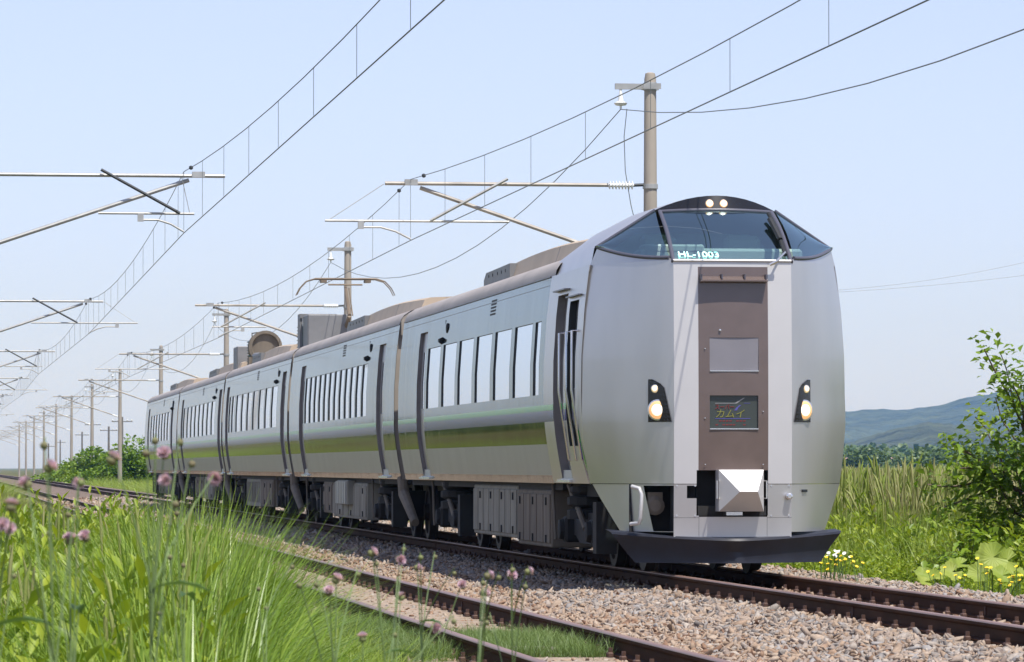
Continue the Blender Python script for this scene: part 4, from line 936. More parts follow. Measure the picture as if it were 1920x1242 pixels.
for pts, lab in (((a0, a1, a2, a3), 'upper of two thin distant wires right of the cab'), ((b0, b1, b2, b3), 'lower of two thin distant wires right of the cab')):
    xs_ = np.array([p.x for p in pts]); zs_ = np.array([p.z for p in pts]); cf = np.polyfit(xs_, zs_, 2)
    P_ = [(x, pts[0].y, float(np.polyval(cf, x))) for x in np.linspace(xs_[0], xs_[-1], 40)]
    tag(T(None, 'distant_wire', P_, 0.013, mat('far_wire', (0.35, 0.38, 0.42), 0.6), 6), lab, 'wire', 'thin distant wires')

# ================================================================ VEGETATION
def blades(n, h, w, spread, lean, curve, seg=4, seed=0, stiff=1.0):
    q = np.random.default_rng(seed)
    az = q.uniform(0, 2 * np.pi, n); base = q.normal(0, spread, (n, 2)); H = q.uniform(h[0], h[1], n); Wd = q.uniform(w[0], w[1], n)
    ln = q.uniform(lean[0], lean[1], n); cv = q.uniform(curve[0], curve[1], n); face = az + np.pi / 2 + q.normal(0, 0.5, n)
    V = np.zeros((n, seg + 1, 2, 3)); T_ = np.zeros((n, seg + 1, 2))
    tn = q.random(n)
    for s in range(seg + 1):
        t = s / seg
        r = H * (ln * t + cv * t ** 2.6); z = H * (t - 0.30 * cv * t ** 3)
        cx = base[:, 0] + np.cos(az) * r; cy = base[:, 1] + np.sin(az) * r
        ww = Wd * (1 - t ** 2.2) * (0.6 + 0.4 * min(1, t * 3)) + 0.0004
        for k, sg in ((0, -1), (1, 1)):
            V[:, s, k, 0] = cx + sg * np.cos(face) * ww / 2; V[:, s, k, 1] = cy + sg * np.sin(face) * ww / 2; V[:, s, k, 2] = z
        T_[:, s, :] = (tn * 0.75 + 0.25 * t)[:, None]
    idx = np.arange(n * (seg + 1) * 2).reshape(n, seg + 1, 2); F = []
    for s in range(seg): F.append(np.stack([idx[:, s, 0], idx[:, s, 1], idx[:, s + 1, 1], idx[:, s + 1, 0]], 1))
    return V.reshape(-1, 3), np.concatenate(F), T_.ravel()
def leaf_cloud(P_, D, size, seed, wid=0.5, droop=0.25, tint=None):
    """pointed leaves folded along the midrib at points P_, pointing along D; quads"""
    q = np.random.default_rng(seed); n = len(P_); D = D / (np.linalg.norm(D, axis=1, keepdims=True) + 1e-9)
    up = np.array([0, 0, 1.0]) + q.normal(0, 0.35, (n, 3)); Sd = np.cross(D, up); Sd /= np.linalg.norm(Sd, axis=1, keepdims=True) + 1e-9; Nn = np.cross(Sd, D)
    s = (size * q.uniform(0.65, 1.2, n))[:, None]
    mid = P_ + D * s * 0.45 - Nn * s * 0.06; tip = P_ + D * s - np.array([0, 0, 1.0]) * s * droop
    l = P_ + D * s * 0.42 + Sd * s * wid / 2 + Nn * s * 0.05; r = P_ + D * s * 0.42 - Sd * s * wid / 2 + Nn * s * 0.05
    V = np.stack([P_, l, tip, mid, r], 1).reshape(-1, 3); b = np.arange(n) * 5
    F = np.concatenate([np.stack([b, b + 1, b + 2, b + 3], 1), np.stack([b, b + 3, b + 2, b + 4], 1)])
    tn = (q.random(n) if tint is None else tint)
    return V, F, np.repeat(tn, 5)
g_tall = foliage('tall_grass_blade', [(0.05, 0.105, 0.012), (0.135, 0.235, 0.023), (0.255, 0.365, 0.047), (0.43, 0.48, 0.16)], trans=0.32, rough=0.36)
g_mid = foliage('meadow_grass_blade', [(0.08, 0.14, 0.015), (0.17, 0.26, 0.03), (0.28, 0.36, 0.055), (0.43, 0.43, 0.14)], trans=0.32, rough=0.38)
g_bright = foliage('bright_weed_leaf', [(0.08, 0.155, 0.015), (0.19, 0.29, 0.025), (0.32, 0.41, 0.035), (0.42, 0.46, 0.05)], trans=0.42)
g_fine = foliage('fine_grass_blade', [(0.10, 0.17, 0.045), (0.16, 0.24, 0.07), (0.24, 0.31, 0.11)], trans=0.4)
g_reed = foliage('dry_reed', [(0.12, 0.20, 0.02), (0.22, 0.33, 0.04), (0.34, 0.42, 0.08), (0.60, 0.50, 0.33)], trans=0.45)
g_tree = foliage('tree_leaf', [(0.065, 0.13, 0.016), (0.14, 0.25, 0.028), (0.25, 0.37, 0.04), (0.37, 0.46, 0.075)], trans=0.42, rough=0.35)
g_bush = foliage('thicket_leaf', [(0.06, 0.12, 0.010), (0.13, 0.23, 0.02), (0.20, 0.30, 0.03), (0.28, 0.36, 0.05)], trans=0.35, nscale=0.25)
g_far = foliage('far_tree_leaf', [(0.04, 0.075, 0.018), (0.08, 0.13, 0.028), (0.14, 0.19, 0.045)], trans=0.2, nscale=0.05)
bark = mat('grey_brown_bark', (0.14, 0.10, 0.075), 0.9, 0, var=0.3, vscale=8, bump=0.5, bscale=25, stretch=(1, 1, 0.3))
def tufts(name, m, k, seed, **kw):
    out = []
    for i in range(k):
        V_, F_, T_ = blades(seed=seed + i, **kw); out.append(np_mesh(name + str(i), V_, F_, {'tint': ('POINT', T_)}))
    return source_collection(name, out, m)
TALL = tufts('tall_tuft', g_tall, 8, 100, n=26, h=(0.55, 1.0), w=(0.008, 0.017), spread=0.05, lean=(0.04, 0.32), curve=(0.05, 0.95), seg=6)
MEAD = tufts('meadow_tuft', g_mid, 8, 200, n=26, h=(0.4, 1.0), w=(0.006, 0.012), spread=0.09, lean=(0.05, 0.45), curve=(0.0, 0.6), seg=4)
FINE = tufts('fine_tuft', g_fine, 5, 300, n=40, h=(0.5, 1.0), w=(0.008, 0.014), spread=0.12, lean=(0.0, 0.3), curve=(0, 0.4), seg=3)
def weed_mesh(seed, n_stem=5, h=(0.6, 1.0), leaf=0.13, wid=0.35, per=16):
    q = np.random.default_rng(seed); PP = []; DD = []; sv = []; sf = []; st = []; mb = MB()
    for s in range(n_stem):
        a = q.uniform(0, 6.28); L_ = q.uniform(*h); b = np.array([q.normal(0, 0.07), q.normal(0, 0.07), 0]); d = np.array([math.cos(a) * q.uniform(0.05, 0.3), math.sin(a) * q.uniform(0.05, 0.3), 1.0])
        mb.tube([b, b + d * L_ * 0.5, b + d * L_ * np.array([1.15, 1.15, 0.97])], [0.006, 0.005, 0.002], 3, cap=False)
        for i in range(per):
            t = 0.2 + 0.8 * i / per; az = i * 2.4 + s; PP.append(b + d * L_ * t); DD.append((math.cos(az), math.sin(az), 0.35 + 0.5 * t))
    V1, F1, T1 = leaf_cloud(np.array(PP), np.array(DD, float), leaf, seed, wid, 0.15)
    V0 = np.array([tuple(v) for v in mb.v]); F0 = np.array([f for f in mb.f if len(f) == 4])
    return np_mesh('weed', np.concatenate([V1, V0]), np.concatenate([F1, F0 + len(V1)]), {'tint': ('POINT', np.concatenate([T1, np.full(len(V0), 0.3)]))})
WEED = source_collection('leafy_weed', [weed_mesh(400 + i) for i in range(6)], g_bright)
WEED2 = source_collection('broad_weed', [weed_mesh(420 + i, 3, (0.5, 0.9), 0.22, 0.42, 9) for i in range(5)], g_tall)
def reed_mesh(seed):
    q = np.random.default_rng(seed); V_, F_, T_ = blades(n=34, h=(0.45, 0.95), w=(0.006, 0.011), spread=0.13, lean=(0.02, 0.2), curve=(0, 0.35), seg=4, seed=seed); T_ = T_ * 0.4
    mb = MB()
    for k in range(4):
        b = q.normal(0, 0.1, 2); l = q.normal(0, 0.05, 2); h_ = q.uniform(0.85, 1.12)
        mb.tube([(b[0], b[1], 0), (b[0] + l[0], b[1] + l[1], h_ * 0.82), (b[0] + l[0] * 1.3, b[1] + l[1] * 1.3, h_ * 0.86), (b[0] + l[0] * 1.8, b[1] + l[1] * 1.8, h_ * 0.95), (b[0] + l[0] * 2.4, b[1] + l[1] * 2.4, h_)], [0.004, 0.003, 0.010, 0.014, 0.002], 4, cap=False)
    V0 = np.array([tuple(v) for v in mb.v]); F0 = np.array(mb.f)
    return np_mesh('reed', np.concatenate([V_, V0]), np.concatenate([F_, F0 + len(V_)]), {'tint': ('POINT', np.concatenate([T_, np.full(len(V0), 0.95)]))})
REED = source_collection('reed_clump', [reed_mesh(500 + i) for i in range(6)], g_reed)
def area(x0, x1, y0, y1, n, cond=None, left_px=None, right_px=None):
    x = rng.uniform(0, 1, n); y = y0 + (y1 - y0) * rng.uniform(0, 1, n)
    lo = np.full(n, x0, float); hi = np.full(n, x1, float)
    if left_px is not None: lo = np.maximum(lo, (left_px + 108) * y / F_PX)
    if right_px is not None: hi = np.minimum(hi, (right_px + 108) * y / F_PX)
    ok = hi > lo; x = lo + (hi - lo) * x
    if cond is not None: ok &= cond(x, y)
    return x[ok], y[ok]
gxs = np.array([-60, -8, -1, 1.5, 2.4, 2.9, 3.2, 10.4, 11.2, 12.2, 15, 40, 400]); gzs = np.array([gz(v) for v in gxs])
def gnp(x): return np.maximum(np.interp(x, gxs, gzs), np.where((x > 2.7) & (x < 11.25), np.interp(x, [p[0] for p in BP], [p[1] for p in BP]), -9))
def plant(name, label, coll, k, x, y, hs, wid=None, dz=-0.03):
    n = len(x); z = gnp(x) + dz; s = hs
    w = s if wid is None else wid
    rot = np.stack([rng.normal(0, 0.06, n), rng.normal(0, 0.06, n), rng.uniform(0, 6.28, n)], 1)
    return scatter(name, label, np.stack([x, y, z], 1), rot, np.stack([w * np.ones(n), w * np.ones(n), s], 1), rng.integers(0, k, n), coll)
# --- left bank
x, y = area(-1.2, 1.95, 10.5, 28.5, 6800, lambda x, y: x < np.where(y < 19, 0.0645 * y - 0.03, np.minimum(1.60, 0.0645 * y) + 0.05 * np.sin(y * 3)))
hs = np.where(x < 0.72 * y / 16, 1.27, 1.50) * rng.uniform(0.82, 1.06, len(x)) * np.clip(1.08 - np.maximum(0, 17 - y) * 0.012, 0.8, 1.1)
plant('tall_grass', 'tall lush green grass on the bank in the left foreground', TALL, 8, x, y, hs, 0.95)
x, y = area(-1.2, 2.95, 11, 33, 9500, lambda x, y: x >= np.where(y < 19, 0.062 * y - 0.05, np.minimum(1.55, 0.062 * y)), right_px=1190)
hs = rng.uniform(0.32, 0.60, len(x)) * np.clip(1.25 - (x - 1.6) * 0.30, 0.55, 1.2) * np.where(y > 26, 0.72, 1.0)
plant('meadow_grass', 'shorter bright grass beside the nearer track', MEAD, 8, x, y, hs, 0.7)
def patchy(x, y): return np.sin(y * 1.05 + 0.6 * np.sin(x * 2)) + 0.9 * np.sin(y * 2.3 + x) + 0.8 * np.sin(y * 0.41 + 1.0)
DRY = tufts('dry_tuft', foliage('dry_meadow_grass', [(0.085, 0.078, 0.024), (0.165, 0.145, 0.05), (0.28, 0.235, 0.105)], trans=0.2), 5, 260, n=26, h=(0.4, 1.0), w=(0.006, 0.012), spread=0.09, lean=(0.05, 0.45), curve=(0.0, 0.6), seg=3)
x, y = area(-8, 2.9, 55, 190, 6500, lambda x, y: patchy(x, y) > -0.7, left_px=-900); plant('dry_grass', 'dry brownish grass patches left of the empty track in the distance', DRY, 5, x, y, rng.uniform(0.55, 0.95, len(x)) * np.where(x > 2.2, 0.6, 1), 1.7)
x, y = area(-8, 2.9, 28, 60, 6500, left_px=-120); plant('meadow_grass', 'grass strip left of the empty track in the middle distance', MEAD, 8, x, y, rng.uniform(0.5, 0.95, len(x)) * np.where(x > 2.2, 0.55, 1), 0.95)
x, y = area(-8, 2.95, 60, 190, 6000, lambda x, y: (patchy(x, y) < -0.5) | ((y < 90) & (patchy(x, y) < 0.5)), left_px=-120); plant('meadow_grass', 'grass strip left of the empty track farther away', MEAD, 8, x, y, rng.uniform(0.55, 0.9, len(x)) * np.where(x > 2.2, 0.6, 1), 1.9)
x, y = area(-20, 2.6, 190, 600, 5000, left_px=-150); plant('meadow_grass', 'far grass beside the rails at the left edge', MEAD, 8, x, y, rng.uniform(0.5, 0.9, len(x)), 4.0)
x, y = area(-1.2, 2.7, 11, 30, 260, right_px=1000); plant('leafy_weeds', 'leafy weeds among the foreground grass', WEED2, 5, x, y, np.where(x > 0.062 * y, 0.5, 1.25) * rng.uniform(0.8, 1.1, len(x)), 0.8)
x, y = area(-0.8, 1.9, 12, 28, 1100, right_px=340); plant('leafy_weeds', 'small-leaved yellow green weeds among the tall grass', WEED, 6, x, y, rng.uniform(0.9, 1.35, len(x)), 0.9)
x, y = area(-0.8, 1.6, 12, 28, 110, lambda x, y: x < 0.062 * y, right_px=480); plant('dry_stalks', 'dead beige stalks standing among the foreground grass', REED, 6, x, y, rng.uniform(0.95, 1.4, len(x)), 0.55)
x, y = area(3.80, 4.72, 31.3, 34.6, 330); plant('fine_grass', 'patch of soft pale grass growing between the nearer rails', FINE, 5, x, y, rng.uniform(0.10, 0.22, len(x)), 0.42, 0)
x, y = area(2.85, 3.62, 31, 43, 700); plant('fine_grass', 'soft pale grass along the outer side of the nearer rail', FINE, 5, x, y, rng.uniform(0.08, 0.24, len(x)) * np.clip((44 - y) / 8, 0.3, 1), 0.45, 0)
x, y = area(0.3, 2.2, 27, 46, 150, left_px=-60, right_px=330); plant('leafy_weeds', 'tall weeds half hiding the far rails at the left', WEED, 6, x, y, rng.uniform(1.05, 1.5, len(x)), 0.75)
# --- meadow left of the railway (the train side mirrors it)
blob = lambda x, y: np.sin(x * 0.9 + 1.7 * np.sin(y * 0.11)) + np.sin(y * 0.34 + x * 0.3) + 0.8 * np.sin(y * 0.83)
x, y = area(-40, -0.5, 90, 330, 3600, lambda x, y: blob(x, y) > 1.0, right_px=-130); plant('left_meadow_grass', 'green patches of meadow grass left of the railway, mirrored in the train side', TALL, 8, x, y, rng.uniform(0.6, 1.4, len(x)), 2.6)
x, y = area(-40, -0.5, 90, 330, 6000, lambda x, y: blob(x, y) < 1.2, right_px=-130); plant('left_meadow_dry_grass', 'dry brown patches of grass left of the railway, mirrored in the train side', DRY, 5, x, y, rng.uniform(0.5, 1.0, len(x)), 3.0)
# --- right side
x, y = area(10.75, 12.6, 38, 95, 3600, right_px=2010); plant('bright_weeds', 'bright yellow green weeds along the right edge of the ballast', WEED, 6, x, y, rng.uniform(0.30, 0.75, len(x)) * np.clip((x - 10.55) / 0.8, 0.35, 1.25), 0.75)
x, y = area(10.7, 13.0, 38, 95, 4200, right_px=2010); plant('verge_grass', 'fresh green grass along the right edge of the ballast', MEAD, 8, x, y, rng.uniform(0.35, 0.85, len(x)) * np.clip((x - 10.5) / 0.9, 0.3, 1.3), 0.8)
x, y = area(12.2, 30, 48, 125, 3200, left_px=1440, right_px=2010); plant('meadow_weeds', 'tangle of green herbs filling the meadow on the right', WEED, 6, x, y, rng.uniform(0.8, 1.5, len(x)), 1.1)
x, y = area(12.0, 40, 50, 170, 7500, left_px=1440, right_px=2010); plant('meadow_grass', 'tall green grass filling the meadow on the right', MEAD, 8, x, y, rng.uniform(0.9, 1.7, len(x)), 1.1)
x, y = area(13, 26, 60, 125, 300, left_px=1440, right_px=2010); plant('meadow_weeds', 'tall leafy herbs standing among the reeds', WEED, 6, x, y, rng.uniform(1.3, 1.9, len(x)), 0.9)
x, y = area(12.8, 60, 58, 260, 4200, left_px=1440, right_px=2010); plant('reeds', 'tall reeds with dry beige plumes at the back of the meadow', REED, 6, x, y, rng.uniform(1.5, 2.1, len(x)), 1.25)
x, y = area(50, 240, 260, 900, 2500, left_px=1440, right_px=2010); plant('far_reeds', 'pale strip of reeds at the far end of the meadow', REED, 6, x, y, rng.uniform(1.6, 2.1, len(x)), 5.0)
# --- left background beside the masts
x, y = area(10.9, 20, 150, 420, 2600, left_px=60, right_px=330); plant('verge_grass', 'green verge right of the main track in the far left background', MEAD, 8, x, y, rng.uniform(0.8, 1.4, len(x)), 3.0)

# --- trees and shrubs
def branch(mb, p, d, L_, r, depth, tips, q):
    pts = [p]; cur = p.copy(); dr = d.copy()
    for i in range(4):
        dr = (dr + Vector(q.normal(0, 0.13, 3)) + Vector((0, 0, 0.04))).normalized(); cur = cur + dr * L_ / 4; pts.append(cur.copy())
        if depth <= 1: tips.append((cur.copy(), dr.copy()))
    mb.tube(pts, [r, r * 0.88, r * 0.76, r * 0.64, r * 0.5], 6 if depth > 1 else 4, cap=False)
    if depth > 0:
        for k in range(4 if depth > 1 else 5):
            t = q.uniform(0.35, 1.0); i = min(3, int(t * 4)); base = pts[i] * (1 - (t * 4 - i)) + pts[i + 1] * (t * 4 - i) if t < 1 else pts[-1]
            a = Vector(q.normal(0, 1, 3)); nd = (dr * 0.75 + a.normalized() * 0.75 + Vector((0, 0, 0.12))).normalized()
            branch(mb, base, nd, L_ * q.uniform(0.5, 0.72), r * 0.5, depth - 1, tips, q)
def tree(name, label, cat, loc, stems, leaf, per, m, seed, group=None, spread=0.16, wid=0.55):
    q = np.random.default_rng(seed); root = empty(name, loc); tag(root, label, cat, group); mb = MB(); tips = []
    for d, L_, r in stems: branch(mb, Vector((q.normal(0, 0.06), q.normal(0, 0.06), 0)), Vector(d).normalized(), L_, r, 2, tips, q)
    mb.build('trunk', bark, root, smooth=60)
    PP = np.array([tuple(t[0]) for t in tips for _ in range(per)]); DD = np.array([tuple(t[1]) for t in tips for _ in range(per)])
    n = len(PP); PP = PP + q.normal(0, spread, (n, 3)); DD = DD * 0.5 + q.normal(0, 0.8, (n, 3)) * np.array([1, 1, 0.6])
    cl = np.repeat(q.random(len(tips)), per) * 0.6 + q.random(n) * 0.4
    V_, F_, T_ = leaf_cloud(PP, DD, leaf, seed, wid, 0.3, cl); link('crown', np_mesh('crown', V_, F_, {'tint': ('POINT', T_)}), m, root); return root
tree('young_tree', 'leafy young tree at the right edge, taller than the reeds', 'tree', (12.98, 50.5, -0.85), [((-0.30, -0.05, 1), 1.75, 0.05), ((0.05, 0.1, 1), 2.35, 0.06), ((-0.42, 0.1, 1), 1.5, 0.04), ((0.30, -0.1, 1), 2.4, 0.05), ((-0.62, -0.2, 0.8), 1.15, 0.03)], 0.12, 21, g_tree, 33, spread=0.10, wid=0.6)
tree('shrub', 'dark low shrub under the young tree', 'shrub', (13.0, 49.0, -0.8), [((-0.3, 0, 1), 0.8, 0.02), ((0.3, 0.1, 1), 0.9, 0.02), ((0.1, -0.3, 1), 0.8, 0.02)], 0.11, 12, g_tree, 37, spread=0.11)
def thicket(loc, rx, ry, rz_, n, leaf, m, seed, name, label, cat, group, stem=True):
    q = np.random.default_rng(seed); root = empty(name, loc); tag(root, label, cat, group)
    K = 26; cs = q.normal(0, 1, (K, 3)); cs /= np.linalg.norm(cs, axis=1, keepdims=True); cs *= q.uniform(0.35, 0.9, (K, 1)); cs[:, 2] = np.abs(cs[:, 2]); cr = q.uniform(0.20, 0.36, K)
    k = q.integers(0, K, n); dv = q.normal(0, 1, (n, 3)); dv /= np.linalg.norm(dv, axis=1, keepdims=True)
    PP = (cs[k] + dv * cr[k][:, None] * q.uniform(0.6, 1.05, (n, 1))) * np.array([rx, ry, rz_]); PP[:, 2] = np.abs(PP[:, 2])
    V_, F_, T_ = leaf_cloud(PP, dv + q.normal(0, 0.5, (n, 3)), leaf, seed, 0.75, 0.3, np.clip(q.random(K)[k] * 0.55 + q.random(n) * 0.45, 0, 1))
    link('crown', np_mesh('crown', V_, F_, {'tint': ('POINT', T_)}), m, root)
    mb = MB()
    for j in range(5): c = cs[j] * np.array([rx, ry, rz_]) * 0.8; mb.tube([(c[0] * 0.1, c[1] * 0.1, -0.3), (c[0] * 0.5, c[1] * 0.5, c[2] * 0.5), tuple(c)], [0.09, 0.07, 0.03], 5)
    mb.build('trunk', bark, root); return root
bl = ['rounded green shrub just left of the last car', 'tallest green shrub of the thicket behind the fourth and fifth masts', 'broad green shrub in the middle of the left thicket', 'green shrub on the low left slope of the thicket', 'small green bush at the left end of the thicket', 'green shrub rising behind the last car']
for i, (bx0, top, Y, hw_, ) in enumerate(((250, 812, 330, 2.4), (212, 806, 360, 2.8), (176, 820, 345, 2.6), (150, 842, 380, 2.4), (120, 858, 420, 2.2), (285, 815, 345, 3.0))):
    p = W(bx0, top, Y); b = gz(p.x); thicket((p.x, Y, b - 0.2), hw_ * 1.25, 3.6, (p.z - b) * 0.84, 5600, 0.34, g_bush, 60 + i, 'thicket_shrub', bl[i], 'shrub', 'shrubs of the thicket by the left masts')
for i, (bx0, top, Y, w_) in enumerate(((1590, 846, 900, 5), (1612, 838, 1000, 6), (1640, 842, 950, 5), (1662, 846, 1050, 5), (1690, 836, 900, 7), (1722, 838, 880, 7), (1752, 842, 930, 6), (1778, 832, 1000, 6), (1806, 836, 900, 7), (1834, 830, 950, 7), (1862, 838, 900, 6), (1892, 834, 940, 7), (1925, 832, 900, 7), (1560, 845, 950, 6))):
    p = W(bx0, top, Y); b = gz(p.x)
    thicket((p.x, Y, b), w_, w_, p.z - b, 900, 1.1, g_far, 90 + i, 'far_tree', ['distant rounded tree showing just right of the nose', 'distant dark tree near the nose, second from it', 'distant pale tree, third from the nose', 'distant small tree, fourth from the nose', 'distant broad tree in the middle of the far row', 'distant broad tree, sixth from the nose', 'distant tree, seventh from the nose', 'distant tall tree left of the young tree', 'distant tree just left of the young tree', 'distant tree behind the left twigs of the young tree', 'distant tree hidden behind the young tree', 'distant tree behind the young tree near the right edge', 'distant tree at the right edge of the photo', 'distant tree half hidden by the nose'][i], 'tree', 'distant trees beyond the meadow')
# far belt of trees on both sides, read as one mass
def belt(name, label, pts, n, leaf, seed):
    q = np.random.default_rng(seed); k = q.integers(0, len(pts), n); P0 = np.array(pts)[k]
    PP = np.stack([P0[:, 0] + q.normal(0, P0[:, 3], n), P0[:, 1] + q.normal(0, P0[:, 3], n), P0[:, 2] * np.abs(q.uniform(0.0, 1.0, n)) ** 0.8 - 1.2], 1)
    V_, F_, T_ = leaf_cloud(PP, q.normal(0, 1, (n, 3)), leaf, seed, 0.8, 0.2); o = link(name, np_mesh(name, V_, F_, {'tint': ('POINT', T_)}), g_far); tag(o, label, None, kind='stuff'); return o
q = np.random.default_rng(5)
belt('far_woodland', 'dark belt of woodland at the foot of the hills', [(W(px_, 870, 1900).x, 1900 + q.normal(0, 60), q.uniform(6, 12), 14) for px_ in np.arange(1400, 2300, 9)], 16000, 3.2, 8)
belt('meadow_scrub', 'low green scrub in the meadow left of the railway', [(-9, 128, 2.6, 0.9), (-14, 150, 3.2, 1.1), (-8, 171, 2.2, 0.7), (-20, 190, 4.0, 1.3), (-12, 214, 3.0, 1.0), (-26, 240, 5.0, 1.5), (-16, 270, 3.6, 1.2), (-38, 300, 5.5, 1.8), (-22, 345, 4.5, 1.5), (-52, 390, 6.0, 2.2), (-34, 450, 5.5, 2.0), (-70, 520, 7.0, 2.6)], 9000, 0.5, 19)
hr = mat('pink_roof', (0.5, 0.28, 0.25), 0.7); hwm = mat('pale_wall', (0.7, 0.68, 0.63), 0.8)
for i, (px_, Y, w_) in enumerate(((1590, 1500, 8), (1672, 1500, 9))):
    p = W(px_, 862, Y); o = empty('house', (p.x, Y, gz(p.x)))
    m = MB(); m.bx(-w_ / 2, w_ / 2, -4, 4, 0, 3.4); m.build('wall', hwm, o)
    m = MB(); m.prism([(-w_ / 2 - 0.5, -4.6, 3.38), (w_ / 2 + 0.5, -4.6, 3.38), (0, -4.6, 5.6)], (0, 9.2, 0)); m.build('roof', hr, o)
    for k in (-1, 1): m = MB(); m.bx(k * w_ * 0.25 - 0.6, k * w_ * 0.25 + 0.6, -4.06, -3.98, 1.0, 2.2); m.build('window', mat('house_glass', (0.05, 0.06, 0.07), 0.1), o)
    tag(o, ('small distant house with a pink roof right beside the nose', 'small distant pale house among the far trees')[i], 'house', 'distant houses')

# --- butterbur and flowers on the right verge
gbur = foliage('butterbur_leaf', [(0.13, 0.21, 0.02), (0.28, 0.37, 0.05), (0.44, 0.49, 0.11)], trans=0.4, nscale=3.0, rough=0.5)
def big_leaf(rad, seed, fold=0.35):
    q = np.random.default_rng(seed); rows = []; K = 5; M = 84
    for k in range(K + 1):
        t = k / K; row = []
        for i in range(M + 1):
            th = 0.35 + (2 * math.pi - 0.7) * i / M
            rr = rad * t * (1 + 0.07 * math.sin(7 * th + seed) + 0.03 * math.sin(19 * th)) * (1.0 - 0.12 * math.cos(th))
            z = fold * rad * t * t * (0.55 + 0.35 * math.sin(3 * th + seed)) + 0.022 * rad * math.cos(th * 21) * t
            row.append((math.cos(th) * rr, math.sin(th) * rr, z))
        rows.append(row)
    mb = MB(); mb.grid(rows); me = mb.mesh('leaf')
    for p in me.polygons: p.use_smooth = True
    a = me.attributes.new('tint', 'FLOAT', 'POINT'); a.data.foreach_set('value', np.full(len(me.vertices), float(q.uniform(0.3, 0.9)), np.float32)); me.materials.append(gbur); return me
for i, (px_, py_, Y, lab, leaves) in enumerate((
    (1862, 1078, 44.6, 'large-leaved butterbur with a broad upright leaf at the right edge', [(0.0, 0, 0.30, 0.27, 1.15, 0.1), (0.17, 0.1, 0.26, 0.23, 1.25, 0.5), (-0.16, -0.12, 0.14, 0.20, 0.9, -0.4), (0.05, -0.2, 0.12, 0.17, 0.8, 0.2), (0.30, -0.1, 0.10, 0.18, 0.75, 0.8)]),
    (1785, 1080, 45.6, 'smaller butterbur with drooping yellow green leaves beside the ballast', [(0, 0, 0.16, 0.19, 0.85, 0.4), (-0.2, 0.05, 0.12, 0.16, 0.6, -0.3), (0.12, 0.15, 0.24, 0.18, 0.5, 0.3), (-0.32, -0.1, 0.06, 0.14, 0.7, 0.6)]),
    (1735, 1078, 47.0, 'low butterbur with few leaves left of the larger ones', [(0, 0, 0.13, 0.16, 0.7, 0.2), (0.2, 0.1, 0.10, 0.14, 0.5, -0.5)]))):
    p = W(px_, py_, Y); root = empty('butterbur_plant', (p.x, Y, bz(p.x) if p.x < 11.2 else gz(p.x))); tag(root, lab, 'plant', 'butterbur plants on the right verge')
    z0 = root.location.z; zc = p.z - z0
    for j, (dx, dy, dz, rad, tilt, rz) in enumerate(leaves):
        o = link('leaf', big_leaf(rad * 0.62, i * 10 + j), None, root); o.location = (dx, dy, zc + dz - 0.12); o.rotation_euler = (tilt, 0.1 * j - 0.2, rz)
        m = MB(); m.tube([(dx * 0.3, dy * 0.3 + 0.02, -0.05), (dx * 0.7, dy * 0.8 + 0.03, (zc + dz) * 0.5), (dx, dy + 0.01, zc + dz - 0.125)], 0.010, 6); s = m.build('stalk', gbur, root)
yellow = mat('yellow_petal', (0.85, 0.60, 0.02), 0.5); whitep = mat('white_petal', (0.8, 0.8, 0.76), 0.5); stemm = mat('flower_stem', (0.10, 0.18, 0.04), 0.6)
def flower_clump(px_, py_, Y, heads, m, label, seed, rad=0.022, name='yellow_flower_plant', group='yellow flowers on the right verge'):
    q = np.random.default_rng(seed); p = W(px_, py_, Y); g = gnp(np.array([p.x]))[0]; root = empty(name, (p.x, Y, g)); tag(root, label, 'flower', group); h0 = max(0.12, p.z - g)
    for i in range(heads):
        dx, dy, dh = q.normal(0, 0.07), q.normal(0, 0.08), q.normal(0, 0.035); h_ = h0 + dh
        mb = MB(); mb.tube([(dx * 0.3, dy * 0.3, -0.02), (dx * 0.8, dy * 0.8, h_ * 0.6), (dx, dy, h_)], 0.0035, 4); st = mb.build('stem', stemm, root)
        mb = MB(); ax = Vector((q.normal(0, 0.4), -0.5 + q.normal(0, 0.3), 1)).normalized(); a = ax.orthogonal().normalized(); b = ax.cross(a); c = Vector((dx, dy, h_))
        for k in range(9):
            th = 2 * math.pi * k / 9; d = a * math.cos(th) + b * math.sin(th); e = a * -math.sin(th) + b * math.cos(th)
            mb.add([c, c + d * rad * 0.6 + e * rad * 0.35 + ax * 0.003, c + d * rad + ax * 0.007, c + d * rad * 0.6 - e * rad * 0.35 + ax * 0.003], [(0, 1, 2, 3)])
        mb.lathe(c, ax, [(0, rad * 0.35), (0.006, rad * 0.3), (0.008, rad * 0.1)], 8); mb.build('flower_head', m, root)
yl = [(1540, 1052, 47.5, 6, 'yellow flowers nearest the plough at the ballast edge'), (1560, 1054, 47.2, 5, 'second clump of yellow flowers right of the plough'), (1585, 1050, 47.6, 5, 'yellow flower clump under the white blossoms'), (1612, 1056, 47.0, 4, 'sparse yellow flowers right of the white blossoms'),
      (1762, 1078, 45.2, 4, 'yellow flowers at the ballast edge left of the butterbur'), (1795, 1082, 45.0, 3, 'yellow flowers in front of the drooping butterbur'), (1836, 1060, 44.2, 3, 'yellow flower pair against the broad butterbur leaf'), (1850, 1076, 43.9, 4, 'yellow flowers low before the broad butterbur leaf'), (1890, 1084, 43.4, 8, 'thick clump of yellow flowers at the right edge'), (1908, 1078, 43.6, 4, 'yellow flowers at the far right edge of the photo')]
for i, (a, b, Y, h_, lab) in enumerate(yl): flower_clump(a, b, Y, h_, yellow, lab, 700 + i)
